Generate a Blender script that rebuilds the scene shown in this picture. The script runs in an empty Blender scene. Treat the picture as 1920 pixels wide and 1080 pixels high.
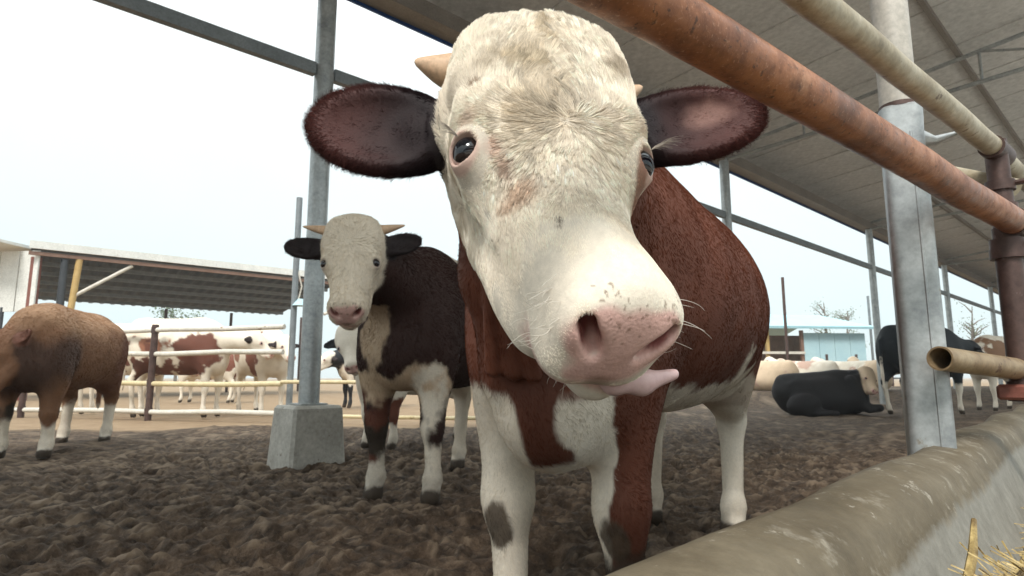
import bpy, math, random
import numpy as np
from mathutils import Vector, Matrix

random.seed(7)
RNG = np.random.default_rng(11)
scene = bpy.context.scene
COL = scene.collection

# ------------------------------------------------------------------ camera
CAM_Z = 0.62
FPX = 1150.0                       # focal length in pixels of the 1920 wide frame
TILT = math.atan(168.0 / FPX)
ct, st = math.cos(TILT), math.sin(TILT)
cam_d = bpy.data.cameras.new('camera')
cam = bpy.data.objects.new('camera', cam_d)
COL.objects.link(cam)
cam.location = (0, 0, CAM_Z)
cam.rotation_euler = (math.pi / 2 + TILT, 0, 0)
cam_d.sensor_width = 36.0
cam_d.lens = 36.0 * FPX / 1920.0
cam_d.clip_start = 0.02
cam_d.clip_end = 3000
cam_d.dof.use_dof = True
cam_d.dof.focus_distance = 0.74
cam_d.dof.aperture_fstop = 18.0
scene.camera = cam

# ------------------------------------------------------------------ overcast sky and a soft sun
SUN_EL, SUN_AZ = math.radians(48), math.radians(192)      # azimuth clockwise from +Y
world = bpy.data.worlds.new('World')
scene.world = world
world.use_nodes = True
nt = world.node_tree
nt.nodes.clear()
sky = nt.nodes.new('ShaderNodeTexSky')
sky.sky_type = 'NISHITA'
sky.sun_disc = False
sky.sun_elevation = SUN_EL
sky.sun_rotation = SUN_AZ
sky.dust_density = 3.0
bg1 = nt.nodes.new('ShaderNodeBackground'); bg1.inputs['Strength'].default_value = 0.05
nt.links.new(sky.outputs[0], bg1.inputs[0])
tc = nt.nodes.new('ShaderNodeTexCoord')
sep = nt.nodes.new('ShaderNodeSeparateXYZ')
nt.links.new(tc.outputs['Generated'], sep.inputs[0])
ramp = nt.nodes.new('ShaderNodeValToRGB')
ramp.color_ramp.elements[0].position = 0.0; ramp.color_ramp.elements[0].color = (0.69, 0.825, 0.84, 1)
ramp.color_ramp.elements[1].position = 0.45; ramp.color_ramp.elements[1].color = (0.88, 0.945, 0.945, 1)
nt.links.new(sep.outputs[2], ramp.inputs[0])
nz = nt.nodes.new('ShaderNodeTexNoise'); nz.inputs['Scale'].default_value = 1.6; nz.inputs['Detail'].default_value = 4
nt.links.new(tc.outputs['Generated'], nz.inputs['Vector'])
mrg = nt.nodes.new('ShaderNodeMapRange')
mrg.inputs[1].default_value = 0.3; mrg.inputs[2].default_value = 0.7; mrg.inputs[3].default_value = 0.94; mrg.inputs[4].default_value = 1.05
nt.links.new(nz.outputs[0], mrg.inputs[0])
# an overcast sky grows brighter towards the zenith
mz = nt.nodes.new('ShaderNodeMapRange')
mz.interpolation_type = 'SMOOTHSTEP'
mz.inputs[1].default_value = 0.35; mz.inputs[2].default_value = 1.0; mz.inputs[3].default_value = 1.0; mz.inputs[4].default_value = 2.3
nt.links.new(sep.outputs[2], mz.inputs[0])
mul = nt.nodes.new('ShaderNodeMath'); mul.operation = 'MULTIPLY'
nt.links.new(mrg.outputs[0], mul.inputs[0]); nt.links.new(mz.outputs[0], mul.inputs[1])
bg2 = nt.nodes.new('ShaderNodeBackground')
nt.links.new(ramp.outputs[0], bg2.inputs[0]); nt.links.new(mul.outputs[0], bg2.inputs[1])
mixw = nt.nodes.new('ShaderNodeMixShader'); mixw.inputs[0].default_value = 0.85
nt.links.new(bg1.outputs[0], mixw.inputs[1]); nt.links.new(bg2.outputs[0], mixw.inputs[2])
wo = nt.nodes.new('ShaderNodeOutputWorld')
nt.links.new(mixw.outputs[0], wo.inputs[0])

sun_d = bpy.data.lights.new('sun', 'SUN')
sun = bpy.data.objects.new('sun', sun_d)
COL.objects.link(sun)
sun_d.energy = 2.1
sun_d.angle = math.radians(16)
sun_d.color = (1.0, 0.965, 0.91)
sdir = Vector((math.sin(SUN_AZ) * math.cos(SUN_EL), math.cos(SUN_AZ) * math.cos(SUN_EL), math.sin(SUN_EL)))
sun.rotation_euler = sdir.to_track_quat('Z', 'Y').to_euler()

scene.view_settings.view_transform = 'Standard'
scene.view_settings.look = 'None'
scene.view_settings.gamma = 1
scene.view_settings.exposure = 0.50
scene.view_settings.use_curve_mapping = False
scene.cycles.max_bounces = 8
scene.cycles.diffuse_bounces = 4
scene.cycles.use_denoising = True
scene.cycles_curves.shape = 'RIBBONS'

# ------------------------------------------------------------------ helpers
def ray(px, py):
    u = (px - 960) / FPX; v = (540 - py) / FPX
    return np.array((u, ct - v * st, st + v * ct))
def at_y(px, py, Y):               # the world point seen at a photo pixel at distance Y
    d = ray(px, py); return d * (Y / d[1]) + np.array((0, 0, CAM_Z))
def at_z(px, py, z=0.0):
    d = ray(px, py); return d * ((z - CAM_Z) / d[2]) + np.array((0, 0, CAM_Z))

def _hash(ix, iy, iz, seed):
    n = (ix.astype(np.int64) * 374761393 + iy.astype(np.int64) * 668265263 + iz.astype(np.int64) * 2147483647 + seed * 974634777)
    n = (n ^ (n >> 13)) * 1274126177
    n = n ^ (n >> 16)
    return (n & 0xffff).astype(np.float32) / 65535.0
def vnoise(P, scale=1.0, seed=0):
    P = np.asarray(P, np.float32) * scale
    i = np.floor(P).astype(np.int64); f = (P - i).astype(np.float32); f = f * f * (3 - 2 * f)
    r = 0
    for dx in (0, 1):
        wx = f[:, 0] if dx else 1 - f[:, 0]
        for dy in (0, 1):
            wy = f[:, 1] if dy else 1 - f[:, 1]
            for dz in (0, 1):
                wz = f[:, 2] if dz else 1 - f[:, 2]
                r = r + wx * wy * wz * _hash(i[:, 0] + dx, i[:, 1] + dy, i[:, 2] + dz, seed)
    return r * 2 - 1
def fbm(P, scale=1.0, octs=3, seed=0):
    r = 0; a = 1.0; t = 0
    for o in range(octs):
        r = r + a * vnoise(P, scale * 2 ** o, seed + o * 17); t += a; a *= 0.5
    return r / t
def smooth(e0, e1, x):
    t = np.clip((x - e0) / (e1 - e0), 0, 1); return t * t * (3 - 2 * t)
def unit(v):
    v = np.asarray(v, float); return v / np.linalg.norm(v)
def nrm(A):
    return A / np.maximum(np.linalg.norm(A, axis=1, keepdims=True), 1e-9)

# ---- node materials
def mat(name):
    m = bpy.data.materials.new(name); m.use_nodes = True
    n = m.node_tree; b = n.nodes['Principled BSDF']
    return m, n, b
def N(n, t, **kw):
    x = n.nodes.new(t)
    for k, v in kw.items(): setattr(x, k, v)
    return x
def noise_node(n, scale, detail=5, rough=0.6, vec=None):
    x = N(n, 'ShaderNodeTexNoise'); x.inputs['Scale'].default_value = scale; x.inputs['Detail'].default_value = detail; x.inputs['Roughness'].default_value = rough
    if vec is None:
        if 'OBJC' not in n.nodes:
            t = N(n, 'ShaderNodeTexCoord'); t.name = 'OBJC'
        vec = n.nodes['OBJC'].outputs['Object']
    n.links.new(vec, x.inputs['Vector']); return x
def ramp_node(n, src, stops):
    r = N(n, 'ShaderNodeValToRGB'); el = r.color_ramp.elements
    while len(el) > 1: el.remove(el[-1])
    for i, (p, c) in enumerate(stops):
        e = el[0] if i == 0 else el.new(p)
        e.position = p; e.color = (*c, 1) if len(c) == 3 else c
    n.links.new(src, r.inputs[0]); return r
def mix_node(n, fac, a, b, mode='MIX'):
    m = N(n, 'ShaderNodeMix', data_type='RGBA', blend_type=mode)
    if isinstance(fac, (int, float)): m.inputs[0].default_value = fac
    else: n.links.new(fac, m.inputs[0])
    for i, x in ((6, a), (7, b)):
        if isinstance(x, tuple): m.inputs[i].default_value = (*x, 1)
        else: n.links.new(x, m.inputs[i])
    return m.outputs[2]
def bump(n, b, src, strength=0.3, dist=0.01, prev=None):
    x = N(n, 'ShaderNodeBump'); x.inputs['Strength'].default_value = strength; x.inputs['Distance'].default_value = dist
    n.links.new(src, x.inputs['Height'])
    if prev is not None: n.links.new(prev, x.inputs['Normal'])
    n.links.new(x.outputs[0], b.inputs['Normal']); return x.outputs[0]
def worn(name, stops, scale=8, rough=0.6, metal=0.0, bstr=0.3, bdist=0.004, fine=60, spots=None, stretch=None):
    """noise-coloured material with a fine second noise, for pipes, concrete, plaster"""
    m, n, b = mat(name)
    a = noise_node(n, scale, 6, 0.65)
    if stretch:
        mp = N(n, 'ShaderNodeMapping'); mp.inputs['Scale'].default_value = stretch
        n.links.new(n.nodes['OBJC'].outputs['Object'], mp.inputs[0]); n.links.new(mp.outputs[0], a.inputs['Vector'])
    c = ramp_node(n, a.outputs[0], stops).outputs[0]
    f = noise_node(n, fine, 4, 0.7)
    fr = ramp_node(n, f.outputs[0], ((0.3, (0.72,) * 3), (0.65, (1.12,) * 3))).outputs[0]
    c = mix_node(n, 0.8, c, fr, 'MULTIPLY')
    if spots:
        s = noise_node(n, spots[0], 5, 0.7)
        sr = ramp_node(n, s.outputs[0], ((spots[1], (0, 0, 0)), (spots[1] + 0.06, (1, 1, 1)))).outputs[0]
        c = mix_node(n, sr, c, spots[2])
    n.links.new(c, b.inputs['Base Color'])
    b.inputs['Roughness'].default_value = rough; b.inputs['Metallic'].default_value = metal
    bump(n, b, f.outputs[0], bstr, bdist)
    return m

# ---- mesh building
class MB:
    def __init__(s): s.v = []; s.f = []
    def add(s, v, f):
        o = len(s.v); s.v.extend([tuple(map(float, x)) for x in v]); s.f.extend([tuple(i + o for i in q) for q in f]); return s
    def box(s, c, size, ax=None, bev=0.0):
        ax = np.eye(3) if ax is None else np.asarray(ax, float)
        h = np.array(size) / 2.0; c = np.asarray(c, float)
        if bev <= 0:
            V = [c + ax[0] * sx * h[0] + ax[1] * sy * h[1] + ax[2] * sz * h[2] for sx in (-1, 1) for sy in (-1, 1) for sz in (-1, 1)]
            return s.add(V, [(0, 1, 3, 2), (4, 6, 7, 5), (0, 4, 5, 1), (2, 3, 7, 6), (0, 2, 6, 4), (1, 5, 7, 3)])
        V = []; idx = {}
        for a in range(3):
            for sx in (-1, 1):
                for sy in (-1, 1):
                    for sz in (-1, 1):
                        sg = np.array((sx, sy, sz)); q = (h - bev) * sg; q[a] = h[a] * sg[a]
                        idx[(a, sx, sy, sz)] = len(V); V.append(c + q @ ax)
        F = []
        quad = ((-1, -1), (1, -1), (1, 1), (-1, 1))
        for a in range(3):
            b_, c_ = (a + 1) % 3, (a + 2) % 3
            for sg in (-1, 1):
                q = []
                for u, w in quad:
                    t = [0, 0, 0]; t[a] = sg; t[b_] = u; t[c_] = w; q.append(idx[(a, *t)])
                F.append(tuple(q if sg > 0 else q[::-1]))
        for a in range(3):
            b_, c_ = (a + 1) % 3, (a + 2) % 3
            for u in (-1, 1):
                for w in (-1, 1):
                    t0 = [0, 0, 0]; t1 = [0, 0, 0]
                    t0[a] = -1; t1[a] = 1; t0[b_] = t1[b_] = u; t0[c_] = t1[c_] = w
                    q = (idx[(b_, *t0)], idx[(b_, *t1)], idx[(c_, *t1)], idx[(c_, *t0)])
                    F.append(q if u * w > 0 else q[::-1])
        for sx in (-1, 1):
            for sy in (-1, 1):
                for sz in (-1, 1):
                    q = tuple(idx[(a, sx, sy, sz)] for a in range(3)); F.append(q if sx * sy * sz > 0 else q[::-1])
        return s.add(V, F)
    def tube(s, pts, r, n=14, cap=True, hollow=0.0):
        pts = [np.asarray(p, float) for p in pts]; m = len(pts)
        r = [r] * m if isinstance(r, (int, float)) else list(r)
        t0 = unit(pts[1] - pts[0]); up = np.array((0, 0, 1.0)) if abs(t0[2]) < 0.9 else np.array((0, 1.0, 0))
        x = unit(np.cross(up, t0)); V = []
        for i in range(m):
            t = unit(pts[min(i + 1, m - 1)] - pts[max(i - 1, 0)])
            x = unit(x - t * np.dot(x, t)); y = np.cross(t, x)
            for k in range(n):
                a = 2 * math.pi * k / n; V.append(pts[i] + r[i] * (math.cos(a) * x + math.sin(a) * y))
        F = [(i * n + k, i * n + (k + 1) % n, (i + 1) * n + (k + 1) % n, (i + 1) * n + k) for i in range(m - 1) for k in range(n)]
        if hollow > 0:      # open ended pipe with a wall: an inner skin and ring ends
            o = len(V); base = V[:]
            for i in range(m):
                for k in range(n): V.append(pts[i] + (base[i * n + k] - pts[i]) * (1 - hollow / r[i]))
            F += [(o + i * n + k, o + (i + 1) * n + k, o + (i + 1) * n + (k + 1) % n, o + i * n + (k + 1) % n) for i in range(m - 1) for k in range(n)]
            F += [(k, o + k, o + (k + 1) % n, (k + 1) % n) for k in range(n)]
            e = (m - 1) * n
            F += [(e + k, e + (k + 1) % n, o + e + (k + 1) % n, o + e + k) for k in range(n)]
        elif cap:
            F.append(tuple(range(n))[::-1]); F.append(tuple((m - 1) * n + k for k in range(n)))
        return s.add(V, F)
    def build(s, name, m, parent=None, smooth=True, origin=None):
        me = bpy.data.meshes.new(name)
        V = np.array(s.v, float)
        if origin is not None: V = V - np.asarray(origin, float)
        me.from_pydata([tuple(x) for x in V], [], s.f); me.validate()
        if smooth:
            me.polygons.foreach_set('use_smooth', [True] * len(me.polygons))
            me.set_sharp_from_angle(angle=math.radians(38))
        me.materials.append(m)
        o = bpy.data.objects.new(name, me); COL.objects.link(o)
        if origin is not None: o.location = origin
        if parent is not None: o.parent = parent
        return o
def empty(name, loc=(0, 0, 0), rz=0.0):
    o = bpy.data.objects.new(name, None); COL.objects.link(o)
    o.location = loc; o.rotation_euler = (0, 0, rz); o.empty_display_size = 0.1
    return o
def tag(o, label=None, cat=None, group=None, kind=None):
    if label: o['label'] = label
    if cat: o['category'] = cat
    if group: o['group'] = group
    if kind: o['kind'] = kind
    return o
def np_mesh(name, V, F, m, parent=None, smooth=True):
    me = bpy.data.meshes.new(name)
    me.vertices.add(len(V)); me.vertices.foreach_set('co', np.ascontiguousarray(V, np.float32).ravel())
    k = F.shape[1]
    me.loops.add(F.size); me.loops.foreach_set('vertex_index', np.ascontiguousarray(F, np.int32).ravel())
    me.polygons.add(len(F)); me.polygons.foreach_set('loop_start', np.arange(0, F.size, k, dtype=np.int32))
    me.update(calc_edges=True); me.validate()
    if smooth: me.polygons.foreach_set('use_smooth', np.ones(len(me.polygons), bool))
    me.materials.append(m)
    o = bpy.data.objects.new(name, me); COL.objects.link(o)
    if parent is not None: o.parent = parent
    return o
def color_attr(o, C, name='coat'):
    a = o.data.attributes.new(name, 'FLOAT_COLOR', 'POINT')
    a.data.foreach_set('color', np.ascontiguousarray(C, np.float32).ravel())

def color_attr_set(o, C, name='coat'):
    o.data.attributes[name].data.foreach_set('color', np.ascontiguousarray(C, np.float32).ravel())

# ---- implicit modelling: smooth unions of ellipsoids and tapered capsules, meshed with surface nets
def ell(c, r, R=None):
    c = np.asarray(c, np.float32); r = np.asarray(r, np.float32); R = None if R is None else np.asarray(R, np.float32)
    def f(P):
        q = P - c
        if R is not None: q = q @ R.T
        k0 = np.sqrt(((q / r) ** 2).sum(-1)); k1 = np.sqrt(((q / (r * r)) ** 2).sum(-1)) + 1e-9
        return k0 * (k0 - 1) / k1
    return f
def cap(a, b, ra, rb):
    a = np.asarray(a, np.float32); b = np.asarray(b, np.float32); ab = b - a; L = float((ab * ab).sum())
    def f(P):
        q = P - a; h = np.clip((q @ ab) / L, 0, 1)
        return np.sqrt(((q - h[..., None] * ab) ** 2).sum(-1)) - (ra + (rb - ra) * h)
    return f
def rbox(c, h, r, R=None):
    c = np.asarray(c, np.float32); h = np.asarray(h, np.float32)
    def f(P):
        q = P - c
        if R is not None: q = q @ np.asarray(R, np.float32).T
        q = np.abs(q) - h
        return np.sqrt((np.maximum(q, 0) ** 2).sum(-1)) + np.minimum(q.max(-1), 0) - r
    return f
def smin(a, b, k):
    h = np.maximum(k - np.abs(a - b), 0) / k
    return np.minimum(a, b) - h * h * k * 0.25
def apply_op(D, d, op, k):
    return smin(D, d, k) if op == 'u' else -smin(-D, d, k)
def sdf_eval(prims, P):
    P = np.asarray(P, np.float32); D = np.full(P.shape[:-1], 9.0, np.float32)
    for op, k, f in prims: D = apply_op(D, f(P), op, k)
    return D
def in_frame(prims, O, R, s=1.0):
    """prims given in a frame with origin O and axis rows R, scaled by s"""
    O = np.asarray(O, np.float32); R = np.asarray(R, np.float32)
    def wrap(f):
        return lambda P: f(((P - O) @ R.T) / s) * s
    return [(op, k * s, wrap(f)) for op, k, f in prims]
def surface_nets(prims, xs, ys, zs):
    B = 8
    ax = [np.asarray(a, np.float32) for a in (xs, ys, zs)]
    nb = [int(math.ceil((len(a) - 1) / B)) for a in ax]
    def pad(a, n):
        need = n * B + 1
        if len(a) < need:
            st_ = a[-1] - a[-2]; a = np.concatenate([a, a[-1] + st_ * np.arange(1, need - len(a) + 1, dtype=np.float32)])
        return a
    ax = [pad(a, n) for a, n in zip(ax, nb)]
    lo = [a[0:-1:B][:n] for a, n in zip(ax, nb)]; hi = [a[B::B][:n] for a, n in zip(ax, nb)]
    I, J, K = np.meshgrid(*[np.arange(n) for n in nb], indexing='ij'); I, J, K = I.ravel(), J.ravel(), K.ravel()
    cen = np.stack([(lo[0][I] + hi[0][I]) / 2, (lo[1][J] + hi[1][J]) / 2, (lo[2][K] + hi[2][K]) / 2], 1)
    hd = 0.5 * np.sqrt((hi[0][I] - lo[0][I]) ** 2 + (hi[1][J] - lo[1][J]) ** 2 + (hi[2][K] - lo[2][K]) ** 2)
    D = np.full(len(cen), 9.0, np.float32); dl = []
    for op, k, f in prims:
        d = f(cen); dl.append(d); D = apply_op(D, d, op, k)
    act = np.abs(D) < hd * 1.6 + 0.012
    I, J, K, hd, Da = I[act], J[act], K[act], hd[act], D[act]
    masks = []
    for (op, k, f), d in zip(prims, dl):
        d = d[act]
        masks.append(d < np.maximum(Da, 0) + k + 2.6 * hd + 0.01)
    r = np.arange(B + 1)
    allv = []; allid = []; fs = []
    ny, nz_ = len(ax[1]), len(ax[2])
    for c0 in range(0, len(I), 3000):
        sl = slice(c0, c0 + 3000); i, j, k = I[sl], J[sl], K[sl]; n = len(i)
        gx = i[:, None] * B + r; gy = j[:, None] * B + r; gz = k[:, None] * B + r
        P = np.empty((n, 9, 9, 9, 3), np.float32)
        P[..., 0] = ax[0][gx][:, :, None, None]; P[..., 1] = ax[1][gy][:, None, :, None]; P[..., 2] = ax[2][gz][:, None, None, :]
        Dv = np.full((n, 9, 9, 9), 9.0, np.float32)
        for (op, kk, f), m in zip(prims, masks):
            w = np.nonzero(m[sl])[0]
            if len(w): Dv[w] = apply_op(Dv[w], f(P[w].reshape(-1, 3)).reshape(-1, 9, 9, 9), op, kk)
        S = Dv < 0
        cs = [S[:, a:a + 8, b:b + 8, c:c + 8] for a in (0, 1) for b in (0, 1) for c in (0, 1)]
        tot = sum(x.astype(np.int8) for x in cs)
        cell = np.nonzero((tot > 0) & (tot < 8))
        b_, x_, y_, z_ = cell
        acc = np.zeros((len(b_), 3)); cnt = np.zeros(len(b_))
        for axis in range(3):
            for u in (0, 1):
                for w in (0, 1):
                    o0 = [0, 0, 0]; o0[(axis + 1) % 3] = u; o0[(axis + 2) % 3] = w
                    o1 = o0[:]; o1[axis] = 1
                    d0 = Dv[b_, x_ + o0[0], y_ + o0[1], z_ + o0[2]]; d1 = Dv[b_, x_ + o1[0], y_ + o1[1], z_ + o1[2]]
                    p0 = P[b_, x_ + o0[0], y_ + o0[1], z_ + o0[2]]; p1 = P[b_, x_ + o1[0], y_ + o1[1], z_ + o1[2]]
                    cr = (d0 < 0) != (d1 < 0)
                    t = np.where(cr, d0 / np.where(cr, d0 - d1, 1), 0)
                    acc += np.where(cr[:, None], p0 + (p1 - p0) * t[:, None], 0); cnt += cr
        allv.append(acc / cnt[:, None])
        allid.append(((i[b_] * B + x_) * ny + (j[b_] * B + y_)) * nz_ + k[b_] * B + z_)
        for axis in range(3):
            o = [0, 0, 0]; o[axis] = 1
            A = S[:, :8, :8, :8]; Bq = S[:, o[0]:o[0] + 8, o[1]:o[1] + 8, o[2]:o[2] + 8]
            e = np.nonzero(A != Bq)
            base = np.stack([i[e[0]] * B + e[1], j[e[0]] * B + e[2], k[e[0]] * B + e[3]], 1)
            flip = A[e]
            u = (axis + 1) % 3; w = (axis + 2) % 3
            q = []
            for du, dw in ((-1, -1), (0, -1), (0, 0), (-1, 0)):
                g = base.copy(); g[:, u] += du; g[:, w] += dw
                q.append((g[:, 0] * ny + g[:, 1]) * nz_ + g[:, 2])
            q = np.stack(q, 1); q[~flip] = q[~flip][:, ::-1]
            fs.append(q)
    V = np.concatenate(allv); ids = np.concatenate(allid); F = np.concatenate(fs)
    so = np.argsort(ids); ids = ids[so]; V = V[so]
    pos = np.clip(np.searchsorted(ids, F), 0, len(ids) - 1)
    ok = (ids[pos] == F).all(1)
    return V.astype(np.float32), pos[ok].astype(np.int32)
def relax(V, F, it=2, lam=0.5):
    E = np.concatenate([F[:, [0, 1]], F[:, [1, 2]], F[:, [2, 3]], F[:, [3, 0]]])
    for _ in range(it):
        cnt = np.bincount(E[:, 0], minlength=len(V)) + np.bincount(E[:, 1], minlength=len(V))
        A = np.stack([np.bincount(E[:, 0], V[E[:, 1], c], len(V)) + np.bincount(E[:, 1], V[E[:, 0], c], len(V)) for c in range(3)], 1)
        V = V + lam * (A / np.maximum(cnt, 1)[:, None] - V)
    return V.astype(np.float32)
def vert_normals(V, F):
    n = np.cross(V[F[:, 2]] - V[F[:, 0]], V[F[:, 3]] - V[F[:, 1]])
    out = np.zeros_like(V)
    for c in range(3):
        out[:, c] = sum(np.bincount(F[:, q], n[:, c], len(V)) for q in range(4))
    return nrm(out)
# ------------------------------------------------------------------ directions of the shed
DX = unit((1.08, 1.0, 0.0))                   # along the shed
PX = np.array((DX[1], -DX[0], 0.0))           # across it, towards the feed alley
ZU = np.array((0, 0, 1.0))
ROW = np.array((-1.5, 4.6, 0.0))              # foot of the nearest outer post
BAY = 6.45
def shed(t, q, z): return ROW + DX * t + PX * q + ZU * z
AXS = np.stack([DX, PX, ZU])

# ------------------------------------------------------------------ materials
def ground_material():
    m, n, b = mat('mud_and_dirt')
    at = N(n, 'ShaderNodeAttribute', attribute_name='dry')
    a = noise_node(n, 3.0, 8, 0.7); f = noise_node(n, 38, 5, 0.75); g = noise_node(n, 11, 6, 0.7)
    mud = ramp_node(n, g.outputs[0], ((0.32, (0.018, 0.011, 0.007)), (0.5, (0.075, 0.049, 0.031)), (0.68, (0.165, 0.115, 0.077)))).outputs[0]
    cr = ramp_node(n, f.outputs[0], ((0.58, (0, 0, 0)), (0.74, (1, 1, 1)))).outputs[0]
    mud = mix_node(n, cr, mud, (0.20, 0.145, 0.098))
    ca = N(n, 'ShaderNodeAttribute', attribute_name='crust_highlight'); cm = N(n, 'ShaderNodeMath', operation='MULTIPLY'); n.links.new(ca.outputs['Fac'], cm.inputs[0]); cm.inputs[1].default_value = .75
    mud = mix_node(n, cm.outputs[0], mud, (0.27, 0.20, 0.138))
    dirt = ramp_node(n, a.outputs[0], ((0.3, (0.225, 0.148, 0.085)), (0.7, (0.33, 0.235, 0.145)))).outputs[0]
    n.links.new(mix_node(n, at.outputs['Fac'], mud, dirt), b.inputs['Base Color'])
    b.inputs['Roughness'].default_value = 0.85; b.inputs['Specular IOR Level'].default_value = 0.3
    k = noise_node(n, 85, 4, .7)
    p = bump(n, b, g.outputs[0], 0.8, 0.02)
    p = bump(n, b, f.outputs[0], 1.0, 0.016, p)
    bump(n, b, k.outputs[0], 0.7, 0.006, p)
    return m
M_GROUND = ground_material()
M_GALV = worn('galvanised_steel', ((0.25, (0.26, 0.28, 0.29)), (0.5, (0.40, 0.42, 0.42)), (0.75, (0.52, 0.54, 0.53))), 9, 0.42, 0.45, 0.15, 0.002, 45, (16, 0.66, (0.30, 0.27, 0.22)))
M_GREYSTEEL = worn('painted_grey_steel', ((0.3, (0.17, 0.19, 0.20)), (0.7, (0.25, 0.27, 0.28))), 5, 0.5, 0.2, 0.1, 0.001, 60)
M_WHITEPIPE = worn('white_painted_pipe', ((0.3, (0.50, 0.46, 0.39)), (0.7, (0.66, 0.62, 0.54))), 7, 0.5, 0, 0.15, 0.002, 50, (7, 0.64, (0.26, 0.18, 0.11)))
M_YELLOWPIPE = worn('cream_pipe', ((0.3, (0.52, 0.42, 0.22)), (0.7, (0.66, 0.56, 0.36))), 7, 0.5, 0, 0.15, 0.002, 50, (9, 0.62, (0.20, 0.12, 0.07)))
M_RUST_OLD = worn('orange_rusty_pipe', ((0.24, (0.085, 0.032, 0.016)), (0.42, (0.25, 0.092, 0.036)), (0.56, (0.40, 0.155, 0.060)), (0.75, (0.50, 0.25, 0.13))), 7, 0.36, 0.25, 0.35, 0.0012, 130, (110, 0.60, (0.07, 0.028, 0.016)), (0.45, 0.45, 1.0))
def rust_pipe():
    m, n, b = mat('orange_rusty_pipe')
    a = noise_node(n, 9, 8, .7); f = noise_node(n, 75, 6, .75); g = noise_node(n, 24, 6, .7); h = noise_node(n, 240, 3, .6)
    c = ramp_node(n, a.outputs[0], ((.28, (.085, .030, .015)), (.44, (.22, .080, .032)), (.58, (.36, .140, .055)), (.76, (.46, .235, .125)))).outputs[0]
    d = ramp_node(n, g.outputs[0], ((.52, (0, 0, 0)), (.70, (.8,) * 3))).outputs[0]
    c = mix_node(n, d, c, (.13, .047, .022))
    sp = ramp_node(n, f.outputs[0], ((.58, (0, 0, 0)), (.64, (.8,) * 3))).outputs[0]
    c = mix_node(n, sp, c, (.050, .022, .014))
    lt = ramp_node(n, h.outputs[0], ((.60, (0, 0, 0)), (.72, (.5,) * 3))).outputs[0]
    c = mix_node(n, lt, c, (.55, .32, .20))
    n.links.new(c, b.inputs['Base Color']); b.inputs['Metallic'].default_value = .15
    r = ramp_node(n, g.outputs[0], ((.35, (.30,) * 3), (.65, (.55,) * 3))); n.links.new(r.outputs[0], b.inputs['Roughness'])
    p = bump(n, b, f.outputs[0], .35, .0012); bump(n, b, h.outputs[0], .25, .0006, p)
    return m
M_RUST = rust_pipe()
M_BEIGEPIPE = worn('beige_weathered_pipe', ((0.25, (0.16, 0.115, 0.06)), (0.45, (0.36, 0.30, 0.20)), (0.7, (0.52, 0.47, 0.36))), 11, 0.5, 0.05, 0.3, 0.0015, 80, (26, 0.64, (0.09, 0.05, 0.03)))
M_TANPIPE = worn('tan_rusty_pipe', ((0.25, (0.12, 0.075, 0.04)), (0.5, (0.27, 0.19, 0.105)), (0.75, (0.38, 0.30, 0.19))), 11, 0.5, 0.1, 0.3, 0.0015, 80, (26, 0.60, (0.10, 0.055, 0.03)))
M_BEIGEPOST = worn('beige_painted_post', ((0.3, (0.40, 0.37, 0.32)), (0.7, (0.52, 0.48, 0.42))), 7, 0.5, 0, 0.15, 0.001, 60, (22, 0.72, (0.20, 0.17, 0.14)))
M_DARKRUST = worn('dark_rusty_steel', ((0.3, (0.050, 0.028, 0.024)), (0.7, (0.125, 0.075, 0.062))), 12, 0.5, 0.35, 0.3, 0.002, 90, (30, 0.64, (0.20, 0.16, 0.14)))
M_CONC = worn('pale_concrete', ((0.3, (0.33, 0.31, 0.27)), (0.7, (0.50, 0.48, 0.43))), 6, 0.8, 0, 0.5, 0.006, 40, (9, 0.62, (0.15, 0.12, 0.09)))
M_DARKROOF = worn('dark_sheet_roof', ((0.3, (0.020, 0.024, 0.029)), (0.7, (0.036, 0.042, 0.050))), 4, 0.6, 0, 0.1, 0.002, 40)
M_WHITESHEET = worn('white_sheet', ((0.3, (0.62, 0.62, 0.58)), (0.7, (0.76, 0.76, 0.72))), 3, 0.5, 0, 0.1, 0.001, 30, (4, 0.68, (0.34, 0.20, 0.11)))
M_REDSTEEL = worn('red_oxide_steel', ((0.3, (0.16, 0.045, 0.030)), (0.7, (0.24, 0.085, 0.060))), 6, 0.5)
M_YELLOWSTEEL = worn('ochre_steel', ((0.3, (0.42, 0.27, 0.09)), (0.7, (0.52, 0.36, 0.14))), 6, 0.5)
M_BLUEROOF = worn('blue_sheet', ((0.3, (0.32, 0.56, 0.64)), (0.7, (0.40, 0.64, 0.70))), 2, 0.5)
M_PALEBLUE = worn('pale_blue_sheet', ((0.3, (0.36, 0.54, 0.60)), (0.7, (0.44, 0.62, 0.66))), 2, 0.5)
M_BRICKRED = worn('brown_boarding', ((0.3, (0.16, 0.085, 0.055)), (0.7, (0.24, 0.14, 0.10))), 5, 0.7)
M_BLUETRIM = worn('blue_trim', ((0.3, (0.02, 0.07, 0.24)), (0.7, (0.03, 0.10, 0.32))), 4, 0.4)
M_GUTTER = worn('brown_grey_gutter', ((0.3, (0.19, 0.165, 0.145)), (0.7, (0.25, 0.22, 0.19))), 3, 0.5)
M_PANEL = worn('roof_panel', ((0.3, (0.55, 0.535, 0.515)), (0.7, (0.66, 0.645, 0.625))), 1.2, 0.6, 0, 0.1, 0.002, 14, (2.2, 0.68, (0.49, 0.47, 0.445)))
M_BARK = worn('bark', ((0.3, (0.10, 0.08, 0.06)), (0.7, (0.18, 0.15, 0.12))), 6, 0.9)
M_LEAF = worn('leaf', ((0.3, (0.055, 0.10, 0.030)), (0.7, (0.10, 0.16, 0.055))), 3, 0.7)
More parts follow.
